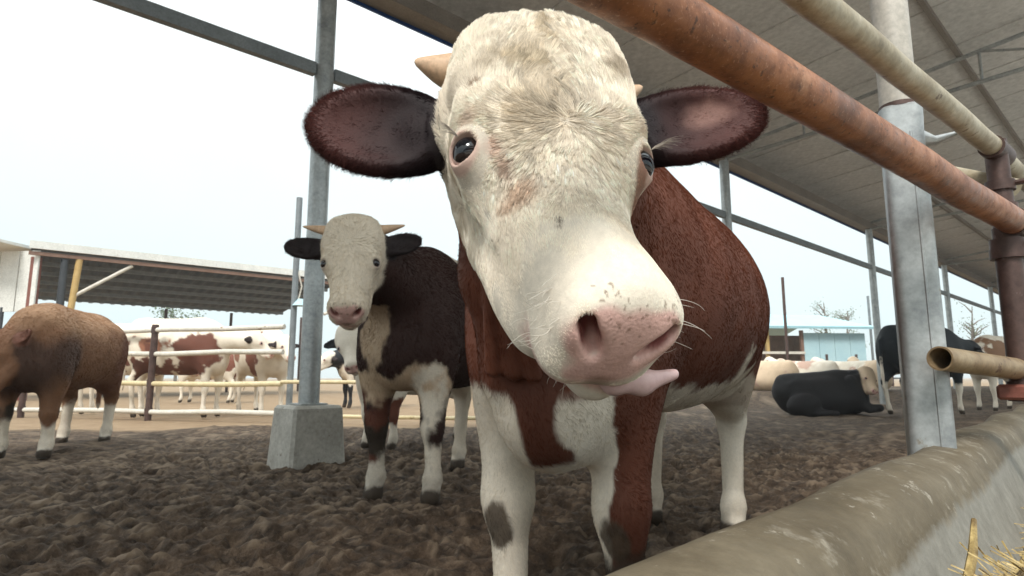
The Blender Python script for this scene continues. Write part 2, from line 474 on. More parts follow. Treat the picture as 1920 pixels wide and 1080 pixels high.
M_STRAW = worn('straw', ((0.32, (0.16, 0.10, 0.035)), (0.5, (0.40, 0.29, 0.11)), (0.7, (0.62, 0.48, 0.24))), 30, 0.6)

# ------------------------------------------------------------------ the ground
def ground():
    def axis(lo, hi, c, r, s, far):
        pos = [c]
        while pos[-1] < hi:
            d = max(0, pos[-1] - c - r); pos.append(pos[-1] + s + d * .055)
        neg = [c]
        while neg[-1] > lo:
            d = max(0, c - neg[-1] - r); neg.append(neg[-1] - s - d * .055)
        return np.array(neg[::-1] + pos[1:])
    xs = axis(-600, 600, -.2, 2.4, .0125, 0); ys = axis(-300, 900, 3.2, 1.7, .0125, 0)
    X, Y = np.meshgrid(xs, ys); P = np.stack([X.ravel(), Y.ravel(), 0 * X.ravel()], 1)
    step = np.maximum(*np.meshgrid(np.gradient(xs), np.gradient(ys))).ravel()
    near = smooth(.22, .06, step); mid = smooth(1.0, .2, step)
    # the pen under the shed is trodden mud, the yard beyond is dry dirt
    edge = P[:, 1] - (8.05 + .10 * P[:, 0]) + fbm(P, .9, 3, 4) * .7
    edge = np.where(P[:, 0] > 1.2, P[:, 1] - 14.5 - .6 * P[:, 0], edge)
    dry = smooth(-.3, .4, edge)
    wet = 1 - dry
    rid = 1 - np.abs(fbm(P, 4.5, 3, 9)) * 2.4
    z = (.045 * fbm(P, 1.1, 2, 1) + .016 * np.clip(rid, 0, 1) + .018 * np.abs(fbm(P, 11, 2, 21)) + .010 * np.abs(vnoise(P, 27, 5)) * near) * (wet * .9 + .12) * mid
    Pw = P + np.stack([vnoise(P, 6, 81), vnoise(P, 6, 82), 0 * P[:, 0]], 1) * .07 + np.stack([vnoise(P, 19, 83), vnoise(P, 19, 84), 0 * P[:, 0]], 1) * .018
    near2 = smooth(.30, .05, step)
    clod = .017 * np.clip(fbm(Pw, 17, 3, 61) * 1.7, -.6, 1) + .011 * smooth(.05, .45, fbm(Pw, 36, 2, 62)) - .022 * smooth(.12, .40, fbm(Pw, 8, 3, 63))
    bank = .32 * smooth(12.6, 15.0, P[:, 1]) * smooth(4.0, 6.0, P[:, 0]) * smooth(40, 22, P[:, 1])
    z = z + clod * wet * near2 - .016 + bank
    prints = vnoise(P, 6.5, 40); z -= .04 * smooth(.55, .8, prints) * wet * mid
    P[:, 2] = z
    nx, ny = len(xs), len(ys)
    i, j = np.meshgrid(np.arange(nx - 1), np.arange(ny - 1)); a = (j * nx + i).ravel()
    F = np.stack([a, a + 1, a + 1 + nx, a + nx], 1)
    o = np_mesh('ground', P, F, M_GROUND)
    cr = smooth(.25, .9, vnoise(P, 1.3, 71) * .3 + clod / .02 * .6 + fbm(Pw, 34, 2, 72) * .7)  # clod tops painted lighter, as dry crust and highlights together
    ct_ = o.data.attributes.new('crust_highlight', 'FLOAT', 'POINT'); ct_.data.foreach_set('value', cr.astype(np.float32))
    at = o.data.attributes.new('dry', 'FLOAT', 'POINT'); at.data.foreach_set('value', dry.astype(np.float32))
    tag(o, kind='structure')
ground()

def alley():
    e0 = np.array((.058, .487, 0)); d = unit((.935, 1.0, 0)); p = np.array((d[1], -d[0], 0))
    mb = MB(); mb.box(e0 + d * 14 + p * 3.3 + ZU * .045, (60, 4.9, .12), np.stack([d, p, ZU]))  # unseen pale slab, added to bounce light up to the roof and faces
    o = mb.build('alley_bounce_slab', M_CONC, None, False); tag(o, kind='structure')
alley()

# ------------------------------------------------------------------ the open cattle shed
EAVE_Z = 4.02; SLOPE = .10; RIDGE_Q = 4.9
def shed_building():
    root = empty('cattle_shed', shed(0, 0, 0)); tag(root, 'open sided steel cattle shed with grey panel roof overhead', 'shed')
    org = shed(0, 0, 0)
    def part(mb, name, m, parent=root, smooth=True):
        o = mb.build(name, m, None, smooth, org)
        o.parent = parent
        o.location = (0, 0, 0)
        return o
    n_b = 9
    for i in range(-1, n_b):
        t = i * BAY
        lean = -.02 if i == 0 else 0
        p = part(MB().tube([shed(t, 0, .33 if i == 0 else -.05), shed(t, 0, EAVE_Z - .10)], .075 if i == 0 else .07, 20), 'post', M_GALV)
        if i == 0:
            mb = MB(); c = shed(t, 0, .17)
            mb.box(c, (.37, .37, .50), AXS, .02)
            mb.v = [tuple(np.array(v) + (np.array(v) - c) * np.array((1, 1, 0)) * (.14 * (.42 - v[2]) / .42)) for v in mb.v]
            part(mb, 'footing', M_CONC, p, False)
            part(MB().box(shed(t, 0, .428), (.2, .2, .012), AXS), 'base_plate', M_GALV, p, False)
    for i in range(-1, n_b - 1):
        a = i * BAY + .08; b_ = (i + 1) * BAY - .08
        part(MB().box(shed((a + b_) / 2, 0, 3.03), (b_ - a, .06, .10), AXS), 'side_rail', M_GREYSTEEL, root, False)
        part(MB().box(shed((a + b_) / 2, -.0, EAVE_Z - .05), (b_ - a + .15, .10, .16), AXS), 'eave_beam', M_GUTTER, root, False)
        part(MB().box(shed((a + b_) / 2, -.15, EAVE_Z + .01), (BAY, .19, .16), AXS), 'gutter', M_GUTTER, root, False)
        part(MB().box(shed((a + b_) / 2, -.257, EAVE_Z - .025), (BAY, .02, .15), AXS), 'blue_trim', M_BLUETRIM, root, False)
    sl = unit(PX + ZU * SLOPE); up = np.cross(DX, sl); up = up if up[2] > 0 else -up
    AR = np.stack([DX, sl, up])
    roofz = lambda q: EAVE_Z + .16 + SLOPE * q
    W = BAY / 6
    me = None
    for i in range(-6, n_b * 6 - 6):                     # roof panels run from eave to ridge, with a lap joint between
        mb = MB(); L = (RIDGE_Q + .27) / sl.dot(PX)
        c = shed((i + .5) * W, (RIDGE_Q - .27) / 2, roofz((RIDGE_Q - .27) / 2) + .05)
        if me is None:
            mb.box(c, (W - .012, L, .05), AR); mb.box(c - up * .032 + DX * (W / 2 - .035), (.045, L, .015), AR)
            o0 = mb.build('roof_panel', M_PANEL, root, False, c); me = o0.data
            o0.location = c - org
        else:
            o = bpy.data.objects.new('roof_panel', me); COL.objects.link(o); o.parent = root; o.location = c - org
    for q in np.arange(1.3, RIDGE_Q, 1.7):
        part(MB().box(shed((n_b - 3) * BAY / 2, q, roofz(q) - .055), (n_b * BAY, .05, .08), AR), 'purlin', M_GUTTER, root, False)
    # trusses of thin pipe from each outer post towards the alley
    for i in range(0, n_b):
        t = i * BAY
        tr = part(MB().tube([shed(t, .06, EAVE_Z - .12), shed(t, RIDGE_Q, EAVE_Z + .02)], .026, 10), 'truss', M_GALV)
        part(MB().tube([shed(t, .06, roofz(.06) - .14), shed(t, RIDGE_Q, roofz(RIDGE_Q) - .14)], .026, 10), 'top_chord', M_GALV, tr)
        qs = (1.2, 2.2, 3.2, 4.2)
        zb = lambda q: EAVE_Z - .12 + .14 * q / RIDGE_Q
        for k, q in enumerate(qs):
            part(MB().tube([shed(t, q, zb(q)), shed(t, q, roofz(q) - .14)], .016, 8), 'web', M_GALV, tr)
            if k in (2,): part(MB().tube([shed(t, q, roofz(q) - .14), shed(t, qs[k + 1], zb(qs[k + 1]))], .016, 8), 'web', M_GALV, tr)
    # the near inner post: a beige pipe standing in a wider galvanised sleeve
    P0 = np.array((.905, 1.36, 0))
    top = P0 + ZU * 4.5
    ip = part(MB().tube([P0 + ZU * 1.0, top], .0385, 28), 'post', M_BEIGEPOST)
    mb = MB(); SQ = lambda: None
    zs = (-.05, .5, 1.17, 1.205, 1.232, 1.240); rr = (.047, .0465, .0455, .047, .0475, .0400)
    mb.tube([P0 + ZU * z for z in zs], rr, 48)
    nv = []                          # the sleeve is a square tube with rounded corners
    for v in mb.v:
        q = np.array(v) - P0; r_ = math.hypot(q[0], q[1]); a_ = math.atan2(q[1], q[0]); b_ = a_ - math.radians(-72)
        k_ = (abs(math.cos(b_ + math.pi / 4)) ** 5 + abs(math.sin(b_ + math.pi / 4)) ** 5) ** (-1 / 5) * .93
        nv.append((P0[0] + math.cos(a_) * r_ * k_, P0[1] + math.sin(a_) * r_ * k_, v[2]))
    mb.v = nv
    part(mb, 'sleeve', M_GALV, ip)
    part(MB().tube([P0 + np.array((-.006, -.0445, -.05)), P0 + np.array((-.006, -.0425, 1.17))], .0035, 8), 'weld_seam', M_GALV, ip)
    part(MB().tube([P0 + ZU * 1.238, P0 + ZU * 1.249], .0405, 28), 'weld_ring', M_DARKRUST, ip)
    lug = P0 + np.array((.046, -.01, 1.165))
    part(MB().tube([lug - np.array((.02, 0, .0)), lug + np.array((.02, -.005, -.005)), lug + np.array((.075, -.01, .012))], (.026, .010, .004), 10), 'lug', M_GALV, ip)
    # more inner posts further down the alley
    for i in range(1, 6):
        q0 = (P0 - shed(0, 0, 0)) @ PX; t0 = (P0 - shed(0, 0, 0)) @ DX
        part(MB().tube([shed(t0 + i * BAY, q0 + .35, -.05), shed(t0 + i * BAY, q0 + .35, 4.3)], .06, 16), 'post', M_GALV)
    return P0
POST0 = shed_building()

# ------------------------------------------------------------------ feeding rail
def wobble(p0, p1, n, amp, seed):
    p0, p1 = np.asarray(p0), np.asarray(p1); rg = np.random.default_rng(seed)
    return [p0 + (p1 - p0) * i / n + rg.normal(size=3) * amp * (0 < i < n) for i in range(n + 1)]
def feeding_rail():
    A = at_y(1300, 62, .62); Bp = at_y(1900, 415, 1.40)
    d = (Bp - A) / np.linalg.norm((Bp - A)[:2])
    foot = np.array((*at_y(1893, 500, 1.43)[:2], 0))
    root = empty('feeding_rail', foot); tag(root, 'rusty feeding rail of orange and beige pipes clamped to a dark post', 'rail')
    def part(mb, name, m, parent=root):
        o = mb.build(name, m, None, True, foot); o.parent = parent; o.location = (0, 0, 0); return o
    part(MB().tube(wobble(A - d * 1.6, Bp + d * .02, 14, .0012, 3), .0305, 36), 'rail', M_RUST)['label'] = 'orange rusty rail'
    A2 = at_y(1600, 62, .86); B2 = at_y(1876, 287, 1.46); d2 = (B2 - A2) / np.linalg.norm((B2 - A2)[:2])
    part(MB().tube(wobble(A2 - d2 * 1.6, B2, 14, .0015, 5), .0225, 30), 'rail', M_BEIGEPIPE)['label'] = 'beige weathered rail'
    B3 = at_y(1905, 352, 1.44); A3 = at_y(1742, 318, 1.62)
    part(MB().tube([A3, B3], .0215, 24), 'rail', M_BEIGEPIPE)
    A4 = at_y(1762, 672, 1.235); B4 = at_y(1908, 692, 1.425)
    part(MB().tube(wobble(A4, B4, 3, .0, 1), .0245, 28, hollow=.0035), 'rail_stub', M_TANPIPE)
    # the dark post with its sockets and couplers
    z = lambda py: at_y(1890, py, 1.44)[2]
    P = lambda py: np.array((*foot[:2], z(py)))
    part(MB().tube([P(752), P(715)], .032, 20), 'base_socket', M_DARKRUST)
    part(MB().tube([P(738), P(738) + PX * .55 - DX * .0, P(738) * (1, 1, 0) + PX * .55 - ZU * .05], .030, 16), 'support_arm', M_REDSTEEL)
    post = part(MB().tube([P(745), P(430)], .0265, 24), 'post', M_DARKRUST)
    part(MB().tube([P(445), P(268)], .0235, 24, hollow=.004), 'post_top', M_DARKRUST, post)
    for py, r in ((460, .034), (478, .036), (352, .030), (395, .030)):
        part(MB().tube([P(py + 9), P(py - 9)], r, 20), 'collar', M_DARKRUST, post)
    tdir = unit((B2 - A2) * (1, 1, 0))
    part(MB().tube([P(285) - tdir * .045, P(285) + tdir * .07], .0275, 20), 'coupler', M_DARKRUST, post)
    part(MB().tube([Bp - d * .01, Bp + d * .25], .0325, 22), 'coupler', M_DARKRUST, post)
    for py in (462, 480, 350): 
        part(MB().tube([P(py) + PX * .02, P(py) + PX * .05], .007, 6), 'bolt', M_DARKRUST, post)
    part(MB().box(P(735), (.09, .09, .035), AXS, .006), 'bracket', M_REDSTEEL)
    # the same post repeats further along, and the rails go on
    far = part(MB().tube([P(470) + tdir * .03, P(470) + tdir * 6], .024, 16), 'rail', M_DARKRUST)
    part(MB().tube([P(290) + tdir * .07, P(290) + tdir * 6], .0225, 16), 'rail', M_BEIGEPIPE)
feeding_rail()

# ------------------------------------------------------------------ feed trough
def trough():
    e0 = np.array((.058, .487, .003)); d = unit((.935, 1.0, 0)); p = np.array((d[1], -d[0], 0))
    prof = [(-.035, -.06), (-.03, .10), (-.022, .30), (-.012, .42), (0, .458), (.012, .471), (.032, .477), (.06, .474), (.088, .466), (.105, .452), (.118, .425), (.135, .38), (.155, .33), (.18, .29), (.25, .265), (.45, .262), (.62, .262), (.70, .28), (.73, .34), (.74, .42), (.755, .435), (.80, .435), (.82, .42), (.82, .06)]
    ts = np.concatenate([np.arange(-1.6, 5, .025), np.arange(5, 40, .5)])
    V = []
    for t in ts:
        for q, z in prof: V.append(e0 + d * t + p * q + ZU * z)
    V = np.array(V)
    w = smooth(.25, .42, V[:, 2])
    k = np.tile(np.arange(len(prof)), len(ts)); tt = np.repeat(ts, len(prof))
    L1 = np.stack([tt, 0 * tt, 0 * tt], 1)
    V += p * (.012 * fbm(L1, 2.3, 2, 3) * w)[:, None]
    V[:, 2] += (.012 * fbm(L1, 2.6, 2, 8) + .006 * np.sin(tt * 5.2 + .6)) * w * smooth(6, 3, tt)
    V += (p * 1.0)[None] * (.0012 * fbm(V, 16, 3, 5))[:, None]; V[:, 2] += .0016 * fbm(V, 9, 3, 6)
    n = len(prof); F = []
    for i in range(len(ts) - 1):
        for j in range(n - 1): F.append((i * n + j, i * n + j + 1, (i + 1) * n + j + 1, (i + 1) * n + j))
    m, nn, b = mat('worn_trough_concrete')
    at = N(nn, 'ShaderNodeAttribute', attribute_name='polish')
    a = noise_node(nn, 5, 6, .65); f = noise_node(nn, 42, 5, .7); g = noise_node(nn, 16, 6, .7)
    oliv = ramp_node(nn, a.outputs[0], ((.3, (.098, .076, .047)), (.5, (.142, .114, .074)), (.72, (.21, .176, .122)))).outputs[0]
    pale = ramp_node(nn, g.outputs[0], ((.3, (.19, .178, .150)), (.7, (.28, .265, .228)))).outputs[0]
    sc = ramp_node(nn, g.outputs[0], ((.57, (0, 0, 0)), (.70, (.75,) * 3))).outputs[0]
    oliv = mix_node(nn, sc, oliv, (.33, .295, .235))
    s1 = noise_node(nn, 75, 4, .7); s2 = noise_node(nn, 13, 8, .8)
    sh = ramp_node(nn, s2.outputs[0], ((.585, (0, 0, 0)), (.605, (1, 1, 1)), (.63, (1, 1, 1)), (.65, (0, 0, 0)))).outputs[0]
    oliv = mix_node(nn, mix_node(nn, 1.0, sh, ramp_node(nn, s1.outputs[0], ((.45, (0, 0, 0)), (.6, (.7,) * 3))).outputs[0], 'MULTIPLY'), oliv, (.46, .42, .35))
    s3 = noise_node(nn, 30, 6, .8)
    oliv = mix_node(nn, ramp_node(nn, s3.outputs[0], ((.64, (0, 0, 0)), (.69, (.7,) * 3))).outputs[0], oliv, (.075, .055, .036))
    edge = N(nn, 'ShaderNodeMath', operation='ADD'); nn.links.new(at.outputs['Fac'], edge.inputs[0])
    mm = N(nn, 'ShaderNodeMapRange'); mm.inputs[3].default_value = -.35; mm.inputs[4].default_value = .35; nn.links.new(g.outputs[0], mm.inputs[0]); nn.links.new(mm.outputs[0], edge.inputs[1])
    er = ramp_node(nn, edge.outputs[0], ((.42, (0, 0, 0)), (.6, (1, 1, 1)))).outputs[0]
    c = mix_node(nn, er, pale, oliv)
    fr = ramp_node(nn, f.outputs[0], ((.35, (.8,) * 3), (.65, (1.08,) * 3))).outputs[0]
    nn.links.new(mix_node(nn, .7, c, fr, 'MULTIPLY'), b.inputs['Base Color'])
    b.inputs['Roughness'].default_value = .6; b.inputs['Specular IOR Level'].default_value = .25
    pb = bump(nn, b, g.outputs[0], .35, .006); pb = bump(nn, b, f.outputs[0], .45, .002, pb); bump(nn, b, s3.outputs[0], .5, .003, pb)
    root = empty('feed_trough', e0); tag(root, 'long concrete feed trough with worn rounded rim', 'trough')
    o = np_mesh('trough_wall', V - e0, np.array(F), m, root)
    pol = np.tile(np.array([1 if (4 <= i <= 9) else (.62 if i == 10 else 0.0) for i in range(n)], np.float32), len(ts))
    q_ = o.data.attributes.new('polish', 'FLOAT', 'POINT'); q_.data.foreach_set('value', pol)
    # straw and chopped feed in the trough
    rg = np.random.default_rng(9); mb = MB()
    for i in range(5200):
        t = rg.uniform(.15, 2.6); q = np.clip(rg.normal(.30, .11), .15, .62)
        hgt = .24 + .115 * math.exp(-((q - .30) / .17) ** 2)
        if i >= 2000:
            t = .40 + rg.normal() * .10; q = max(.15, .24 + rg.normal() * .055); hgt = .22 + .185 * math.exp(-((t - .40) / .13) ** 2 - ((q - .24) / .08) ** 2)
        c = e0 + d * t + p * q + ZU * (hgt + rg.normal() * .010)
        a = rg.uniform(0, 6.28); L = rg.uniform(.02, .075); up = rg.normal() * .35
        v = np.array((math.cos(a), math.sin(a), up)) * L; w_ = unit(np.cross(v, (0, 0, 1))) * rg.uniform(.0006, .0019)
        nn_ = unit(np.cross(w_, v)) * .0012
        mb.add([c - v - w_, c - v + w_, c + v + w_ * .7, c + v - w_ * .7, c - v + nn_, c + v + nn_], [(0, 1, 2, 3), (0, 4, 5, 3), (1, 2, 5, 4), (0, 1, 4), (3, 5, 2)])
    s = mb.build('straw', M_STRAW, None, False, e0 + d * .8); tag(s, 'heap of loose chopped straw lying in the trough', 'straw', None, 'stuff')
    hb = MB(); nx_, nq = 140, 24      # the packed feed under the loose straws
    ts2 = np.linspace(-1.2, 3.4, nx_); qs2 = np.linspace(.13, .66, nq); VV = []
    for t in ts2:
        for q in qs2: VV.append(e0 + d * t + p * q + ZU * (.245 + .12 * math.exp(-((q - .30) / .17) ** 2)))
    VV = np.array(VV); VV[:, 2] += .012 * fbm(VV, 14, 3, 2); tq = np.array([(t, q) for t in ts2 for q in qs2]); VV[:, 2] += .10 * np.exp(-((tq[:, 0] - .40) / .13) ** 2 - ((tq[:, 1] - .24) / .08) ** 2)
    FF = np.array([(i * nq + j, i * nq + j + 1, (i + 1) * nq + j + 1, (i + 1) * nq + j) for i in range(nx_ - 1) for j in range(nq - 1)])
    m2 = worn('chopped_feed', ((.3, (.10, .068, .030)), (.7, (.30, .21, .09))), 60, .8, 0, .8, .01, 200)
    fo = np_mesh('feed', VV, FF, m2); tag(fo, 'bed of brown chopped feed under the straw in the trough', 'feed', None, 'stuff')
    b0 = at_y(1810, 1110, .64); b1 = at_y(1826, 974, .69)
    mb = MB().tube([b0, b0 * .5 + b1 * .5 + np.array((.003, 0, 0)), b1], (.0050, .0046, .0026), 6)
    k = mb.build('straw_stalk', M_STRAW, None, True, b0); tag(k, 'pale upright flattened straw stalk leaning out of the trough', 'straw stalk')
trough()
# ------------------------------------------------------------------ cattle
def lin(r, g, b):                   # sRGB bytes to linear
    return tuple(((x / 255) / 12.92 if x / 255 < 0.04045 else ((x / 255 + 0.055) / 1.055) ** 2.4) for x in (r, g, b))
WHITE = np.array((0.75, 0.67, 0.555)); CREAM = np.array((0.60, 0.45, 0.31)); BROWN = np.array((0.135, 0.042, 0.022))
DARK = np.array((0.020, 0.011, 0.010)); BLACK = np.array((0.011, 0.011, 0.013)); TAN = np.array((0.24, 0.125, 0.065))
PINK = np.array((0.70, 0.44, 0.385)); MUD = np.array((0.045, 0.031, 0.020))

def coat_material():
    m, n, b = mat('hide')
    at = N(n, 'ShaderNodeAttribute', attribute_name='coat')
    f = noise_node(n, 90, 4, 0.7)
    fr = ramp_node(n, f.outputs[0], ((0.3, (0.8,) * 3), (0.7, (1.1,) * 3))).outputs[0]
    n.links.new(mix_node(n, 0.6, at.outputs['Color'], fr, 'MULTIPLY'), b.inputs['Base Color'])
    mr = N(n, 'ShaderNodeMapRange'); mr.inputs[3].default_value = 0.72; mr.inputs[4].default_value = 0.20
    n.links.new(at.outputs['Alpha'], mr.inputs[0]); n.links.new(mr.outputs[0], b.inputs['Roughness'])
    g = noise_node(n, 260, 3, 0.6)
    pb = bump(n, b, g.outputs[0], 0.35, 0.002)
    vo = N(n, 'ShaderNodeTexVoronoi'); vo.inputs['Scale'].default_value = 230; n.links.new(n.nodes['OBJC'].outputs['Object'], vo.inputs['Vector'])
    ml = N(n, 'ShaderNodeMath', operation='MULTIPLY'); n.links.new(vo.outputs['Distance'], ml.inputs[0]); n.links.new(at.outputs['Alpha'], ml.inputs[1])
    bump(n, b, ml.outputs[0], 0.35, -0.0012, pb)
    b.inputs['Specular IOR Level'].default_value = 0.35
    return m
def hair_material():
    m, n, b = mat('hair')
    at = N(n, 'ShaderNodeAttribute', attribute_name='coat')
    n.links.new(at.outputs['Color'], b.inputs['Base Color'])
    b.inputs['Roughness'].default_value = 0.55
    b.inputs['Specular IOR Level'].default_value = 0.05
    return m
M_HIDE = coat_material(); M_HAIR = hair_material()
def eye_material():
    m, n, b = mat('eyeball')
    t = N(n, 'ShaderNodeTexCoord'); s = N(n, 'ShaderNodeSeparateXYZ'); n.links.new(t.outputs['Object'], s.inputs[0])
    d = N(n, 'ShaderNodeMath', operation='MULTIPLY'); n.links.new(s.outputs[2], d.inputs[0]); d.inputs[1].default_value = 1 / 0.021
    r = ramp_node(n, d.outputs[0], ((0.0, (0.55, 0.40, 0.38)), (0.44, (0.50, 0.36, 0.34)), (0.50, (0.012, 0.008, 0.007)), (0.86, (0.02, 0.013, 0.012)), (0.93, (0.004, 0.005, 0.009))))
    n.links.new(r.outputs[0], b.inputs['Base Color']); b.inputs['Roughness'].default_value = 0.06; b.inputs['Specular IOR Level'].default_value = 0.6
    return m
M_EYE = eye_material()
M_HORN = worn('horn', ((0.3, lin(196, 160, 128)), (0.7, lin(222, 190, 158))), 14, 0.5, 0, 0.2, 0.001, 120)
M_TONGUE, _n, _b = mat('tongue')
_f = noise_node(_n, 60, 5); _c = ramp_node(_n, _f.outputs[0], ((0.3, (0.56, 0.36, 0.35)), (0.7, (0.68, 0.48, 0.46))))
_n.links.new(_c.outputs[0], _b.inputs['Base Color']); _b.inputs['Roughness'].default_value = 0.34; _b.inputs['Subsurface Weight'].default_value = 0.0
_g = noise_node(_n, 500, 2); bump(_n, _b, _g.outputs[0], 0.25, 0.001)

EAR_L, EAR_W = 0.118, 0.066
def head_prims(ears, chin=False):
    """head frame (s, n, a): s = the animal's left, n = out of the face, a = from poll to muzzle"""
    sk = [('u', .05, ell((0, -.105, .105), (.122, .116, .145))),
          ('u', .05, rbox((0, -.062, .120), (.068, .018, .080), .045)),
          ('u', .05, ell((0, -.085, .025), (.094, .070, .065)))]
    for q in (-1, 1):
        sk += [('u', .05, ell((q * .044, -.140, .36), (.034, .045, .085))),
               ('u', .04, ell((q * .082, -.058, .232), (.040, .048, .062))),
               ('u', .05, ell((q * .054, -.17, .17), (.046, .090, .125))),
               ('u', .03, cap((q * .080, -.085, .27), (q * .048, -.088, .39), .016, .010)),
               ('u', .05, cap((q * .046, -.22, .17), (q * .028, -.140, .43), .042, .032)),
               ('u', .04, cap((q * .028, -.082, .22), (q * .024, -.068, .45), .058, .038))]
    sk += [('u', .05, cap((0, -.062, .2), (0, -.05, .45), .066, .044)),
           ('u', .05, cap((0, -.15, .2), (0, -.095, .44), .07, .05)),
           ('u', .05, ell((0, -.056, .462), (.067, .057, .062)))]
    for q in (-1, 1):
        sk += [('u', .022, ell((q * .043, -.040, .482), (.034, .035, .042))),
               ('u', .025, ell((q * .032, -.090, .482), (.043, .034, .046)))]
    sk += [('u', .022, ell((.036 if chin else 0, -.147, .470), (.046, .029, .050)))]
    pn = np.array((0, .34, .94), np.float32); p0 = np.array((0, -.030, .517), np.float32)
    sk += [('s', .03, lambda P: np.maximum(-((P - p0) @ pn), np.sqrt(((P - p0) ** 2).sum(-1)) - .14))]
    sk += [('s', .010, ell((0, -.121, .494), (.066, .0055, .055)))]
    for q in (-1, 1):
        c, s_ = math.cos(q * 0.85), math.sin(q * 0.85)
        R = np.array(((c, s_, 0), (-s_, c, 0), (0, 0, 1)))
        R = R @ np.eye(3)
        sk += [('s', .010, ell((q * .042, -.040, .505), (.025, .0100, .045), R)),
               ('s', .008, ell((q * .055, -.026, .500), (.0075, .0075, .03)))]
        # eye socket: lids bulge round the ball and open as a slit
        e = eye_centre(q); o = eye_out(q); t = np.array((0, .0, 1.0)); u = unit(np.cross(o, t)); w = np.cross(u, o)
        Re = np.stack([u, w, o])
        sk += [('u', .018, ell(e, (.0250, .0238, .0240), Re)),
               ('s', .004, ell(e + o * .019 + np.array((0, 0, .0035)), (.0226, .0176, .028), Re))]
    er = []
    for q in (-1, 1):
        E = ears[q]; b = np.array(E['base']); e1 = unit(E['dir']); e3 = unit(np.array(E['front']) - e1 * np.dot(E['front'], e1)); e2 = np.cross(e3, e1)
        R = np.stack([e1, e2, e3]); L = E.get('len', EAR_L); W = E.get('wid', EAR_W)
        er += in_frame([('u', .01, ell((L * 1.03, 0, 0), (L, W, .026))),
                        ('s', .012, ell((L * 1.10, 0, .024), (L * .86, W * .80, .027))),
                        ('u', .04, cap((-.03, 0, -.01), (L * .45, 0, -.006), .036, .032))], b, R)
        E['R'] = R; E['b'] = b; E['L'] = L; E['W'] = W
    return sk, er
def eye_centre(q): return np.array((q * .106, -.040, .248))
def eye_gaze(q): return unit(np.array((q * .50, .84, .12)))
def eye_out(q): return unit(np.array((q * .72, .69, -.02)))

def legs_front(xf, yf, zt, k, kt=1.0, off=0.0, up=1.0):
    P = []
    for q, dx in ((-1, 0.0), (1, 0.0)):
        x = xf[0 if q < 0 else 1]; y = q * yf + off
        P += [('u', .08, ell((x - .02, y * 1.05, .80 * k), (.17, .10 * up, .27))),
              ('u', .06, cap((x, y * 1.03, .72 * k), (x + .015, y, .40 * k), .098 * kt * up, .060 * kt)),
              ('u', .03, ell((x + .02, y, .365 * k), (.056 * kt, .054 * kt, .075))),
              ('u', .03, cap((x + .01, y, .36 * k), (x, y, .12 * k), .046 * kt, .037 * kt)),
              ('u', .03, ell((x + .005, y, .115 * k), (.048 * kt, .048 * kt, .05))),
              ('u', .02, cap((x + .01, y, .10 * k), (x + .03, y, .03), .042 * kt, .052 * kt))]
    return P
def legs_hind(xr, yr, zt, k, kt=1.0, off=0.0):
    P = []
    for q in (-1, 1):
        x = xr[0 if q < 0 else 1]; y = q * yr + off
        P += [('u', .10, ell((x + .10, y * .95, .86 * k), (.24, .125, .30))),
              ('u', .08, cap((x + .14, y * 1.02, .72 * k), (x - .05, y, .50 * k), .105 * kt, .062 * kt)),
              ('u', .03, ell((x - .06, y, .47 * k), (.056 * kt, .046 * kt, .085))),
              ('u', .03, cap((x - .05, y, .46 * k), (x - .005, y, .13 * k), .048 * kt, .038 * kt)),
              ('u', .03, ell((x, y, .12 * k), (.048 * kt, .048 * kt, .05))),
              ('u', .02, cap((x + .005, y, .10 * k), (x + .03, y, .03), .042 * kt, .052 * kt))]
    return P
def torso(xf, xr, zt, w, neck_to, k, dz=0.0, dew=1.0, nr=(.225, .15)):
    """xf / xr: x of the front and hind legs, zt: height of the withers"""
    m = (xf + xr) / 2; H = (xf - xr) / 2; s = H / .65
    z = lambda v: v * k + dz
    P = [('u', .15, ell((m + .22 * s, 0, z(.93)), (.56 * s, .30 * w, .37 * k))),
         ('u', .15, ell((m - .22 * s, 0, z(.93)), (.52 * s, .335 * w, .365 * k))),
         ('u', .15, ell((m - .60 * s, 0, z(1.03)), (.32 * s, .275 * w, .285 * k))),
         ('u', .12, ell((m + .46 * s, 0, z(1.16)), (.30 * s, .14 * w, .17 * k))),
         ('u', .10, cap((m + .4 * s, 0, z(1.24)), (m - .72 * s, 0, z(1.235)), .085, .10)),
         ('u', .12, ell((m + .70 * s, 0, z(.76)), (.22 * s, .185 * w, .21 * k)))]
    nb = np.array((m + .60 * s, 0, z(1.03)))
    t = np.asarray(neck_to, float)
    P += [('u', .14, cap(nb, t, nr[0] * w, nr[1]))]
    return P
def tail_prims(xr, zt, k, side=0.0, m=None):
    x = xr - .16
    pts = [(x + .05, 0, 1.20 * k), (x - .09, side * .4, 1.10 * k), (x - .11, side, .80 * k), (x - .10, side * 1.1, .58 * k), (x - .09, side, .36 * k)]
    r = (.045, .034, .024, .030, .02)
    return [('u', .02, cap(pts[i], pts[i + 1], r[i], r[i + 1])) for i in range(4)]

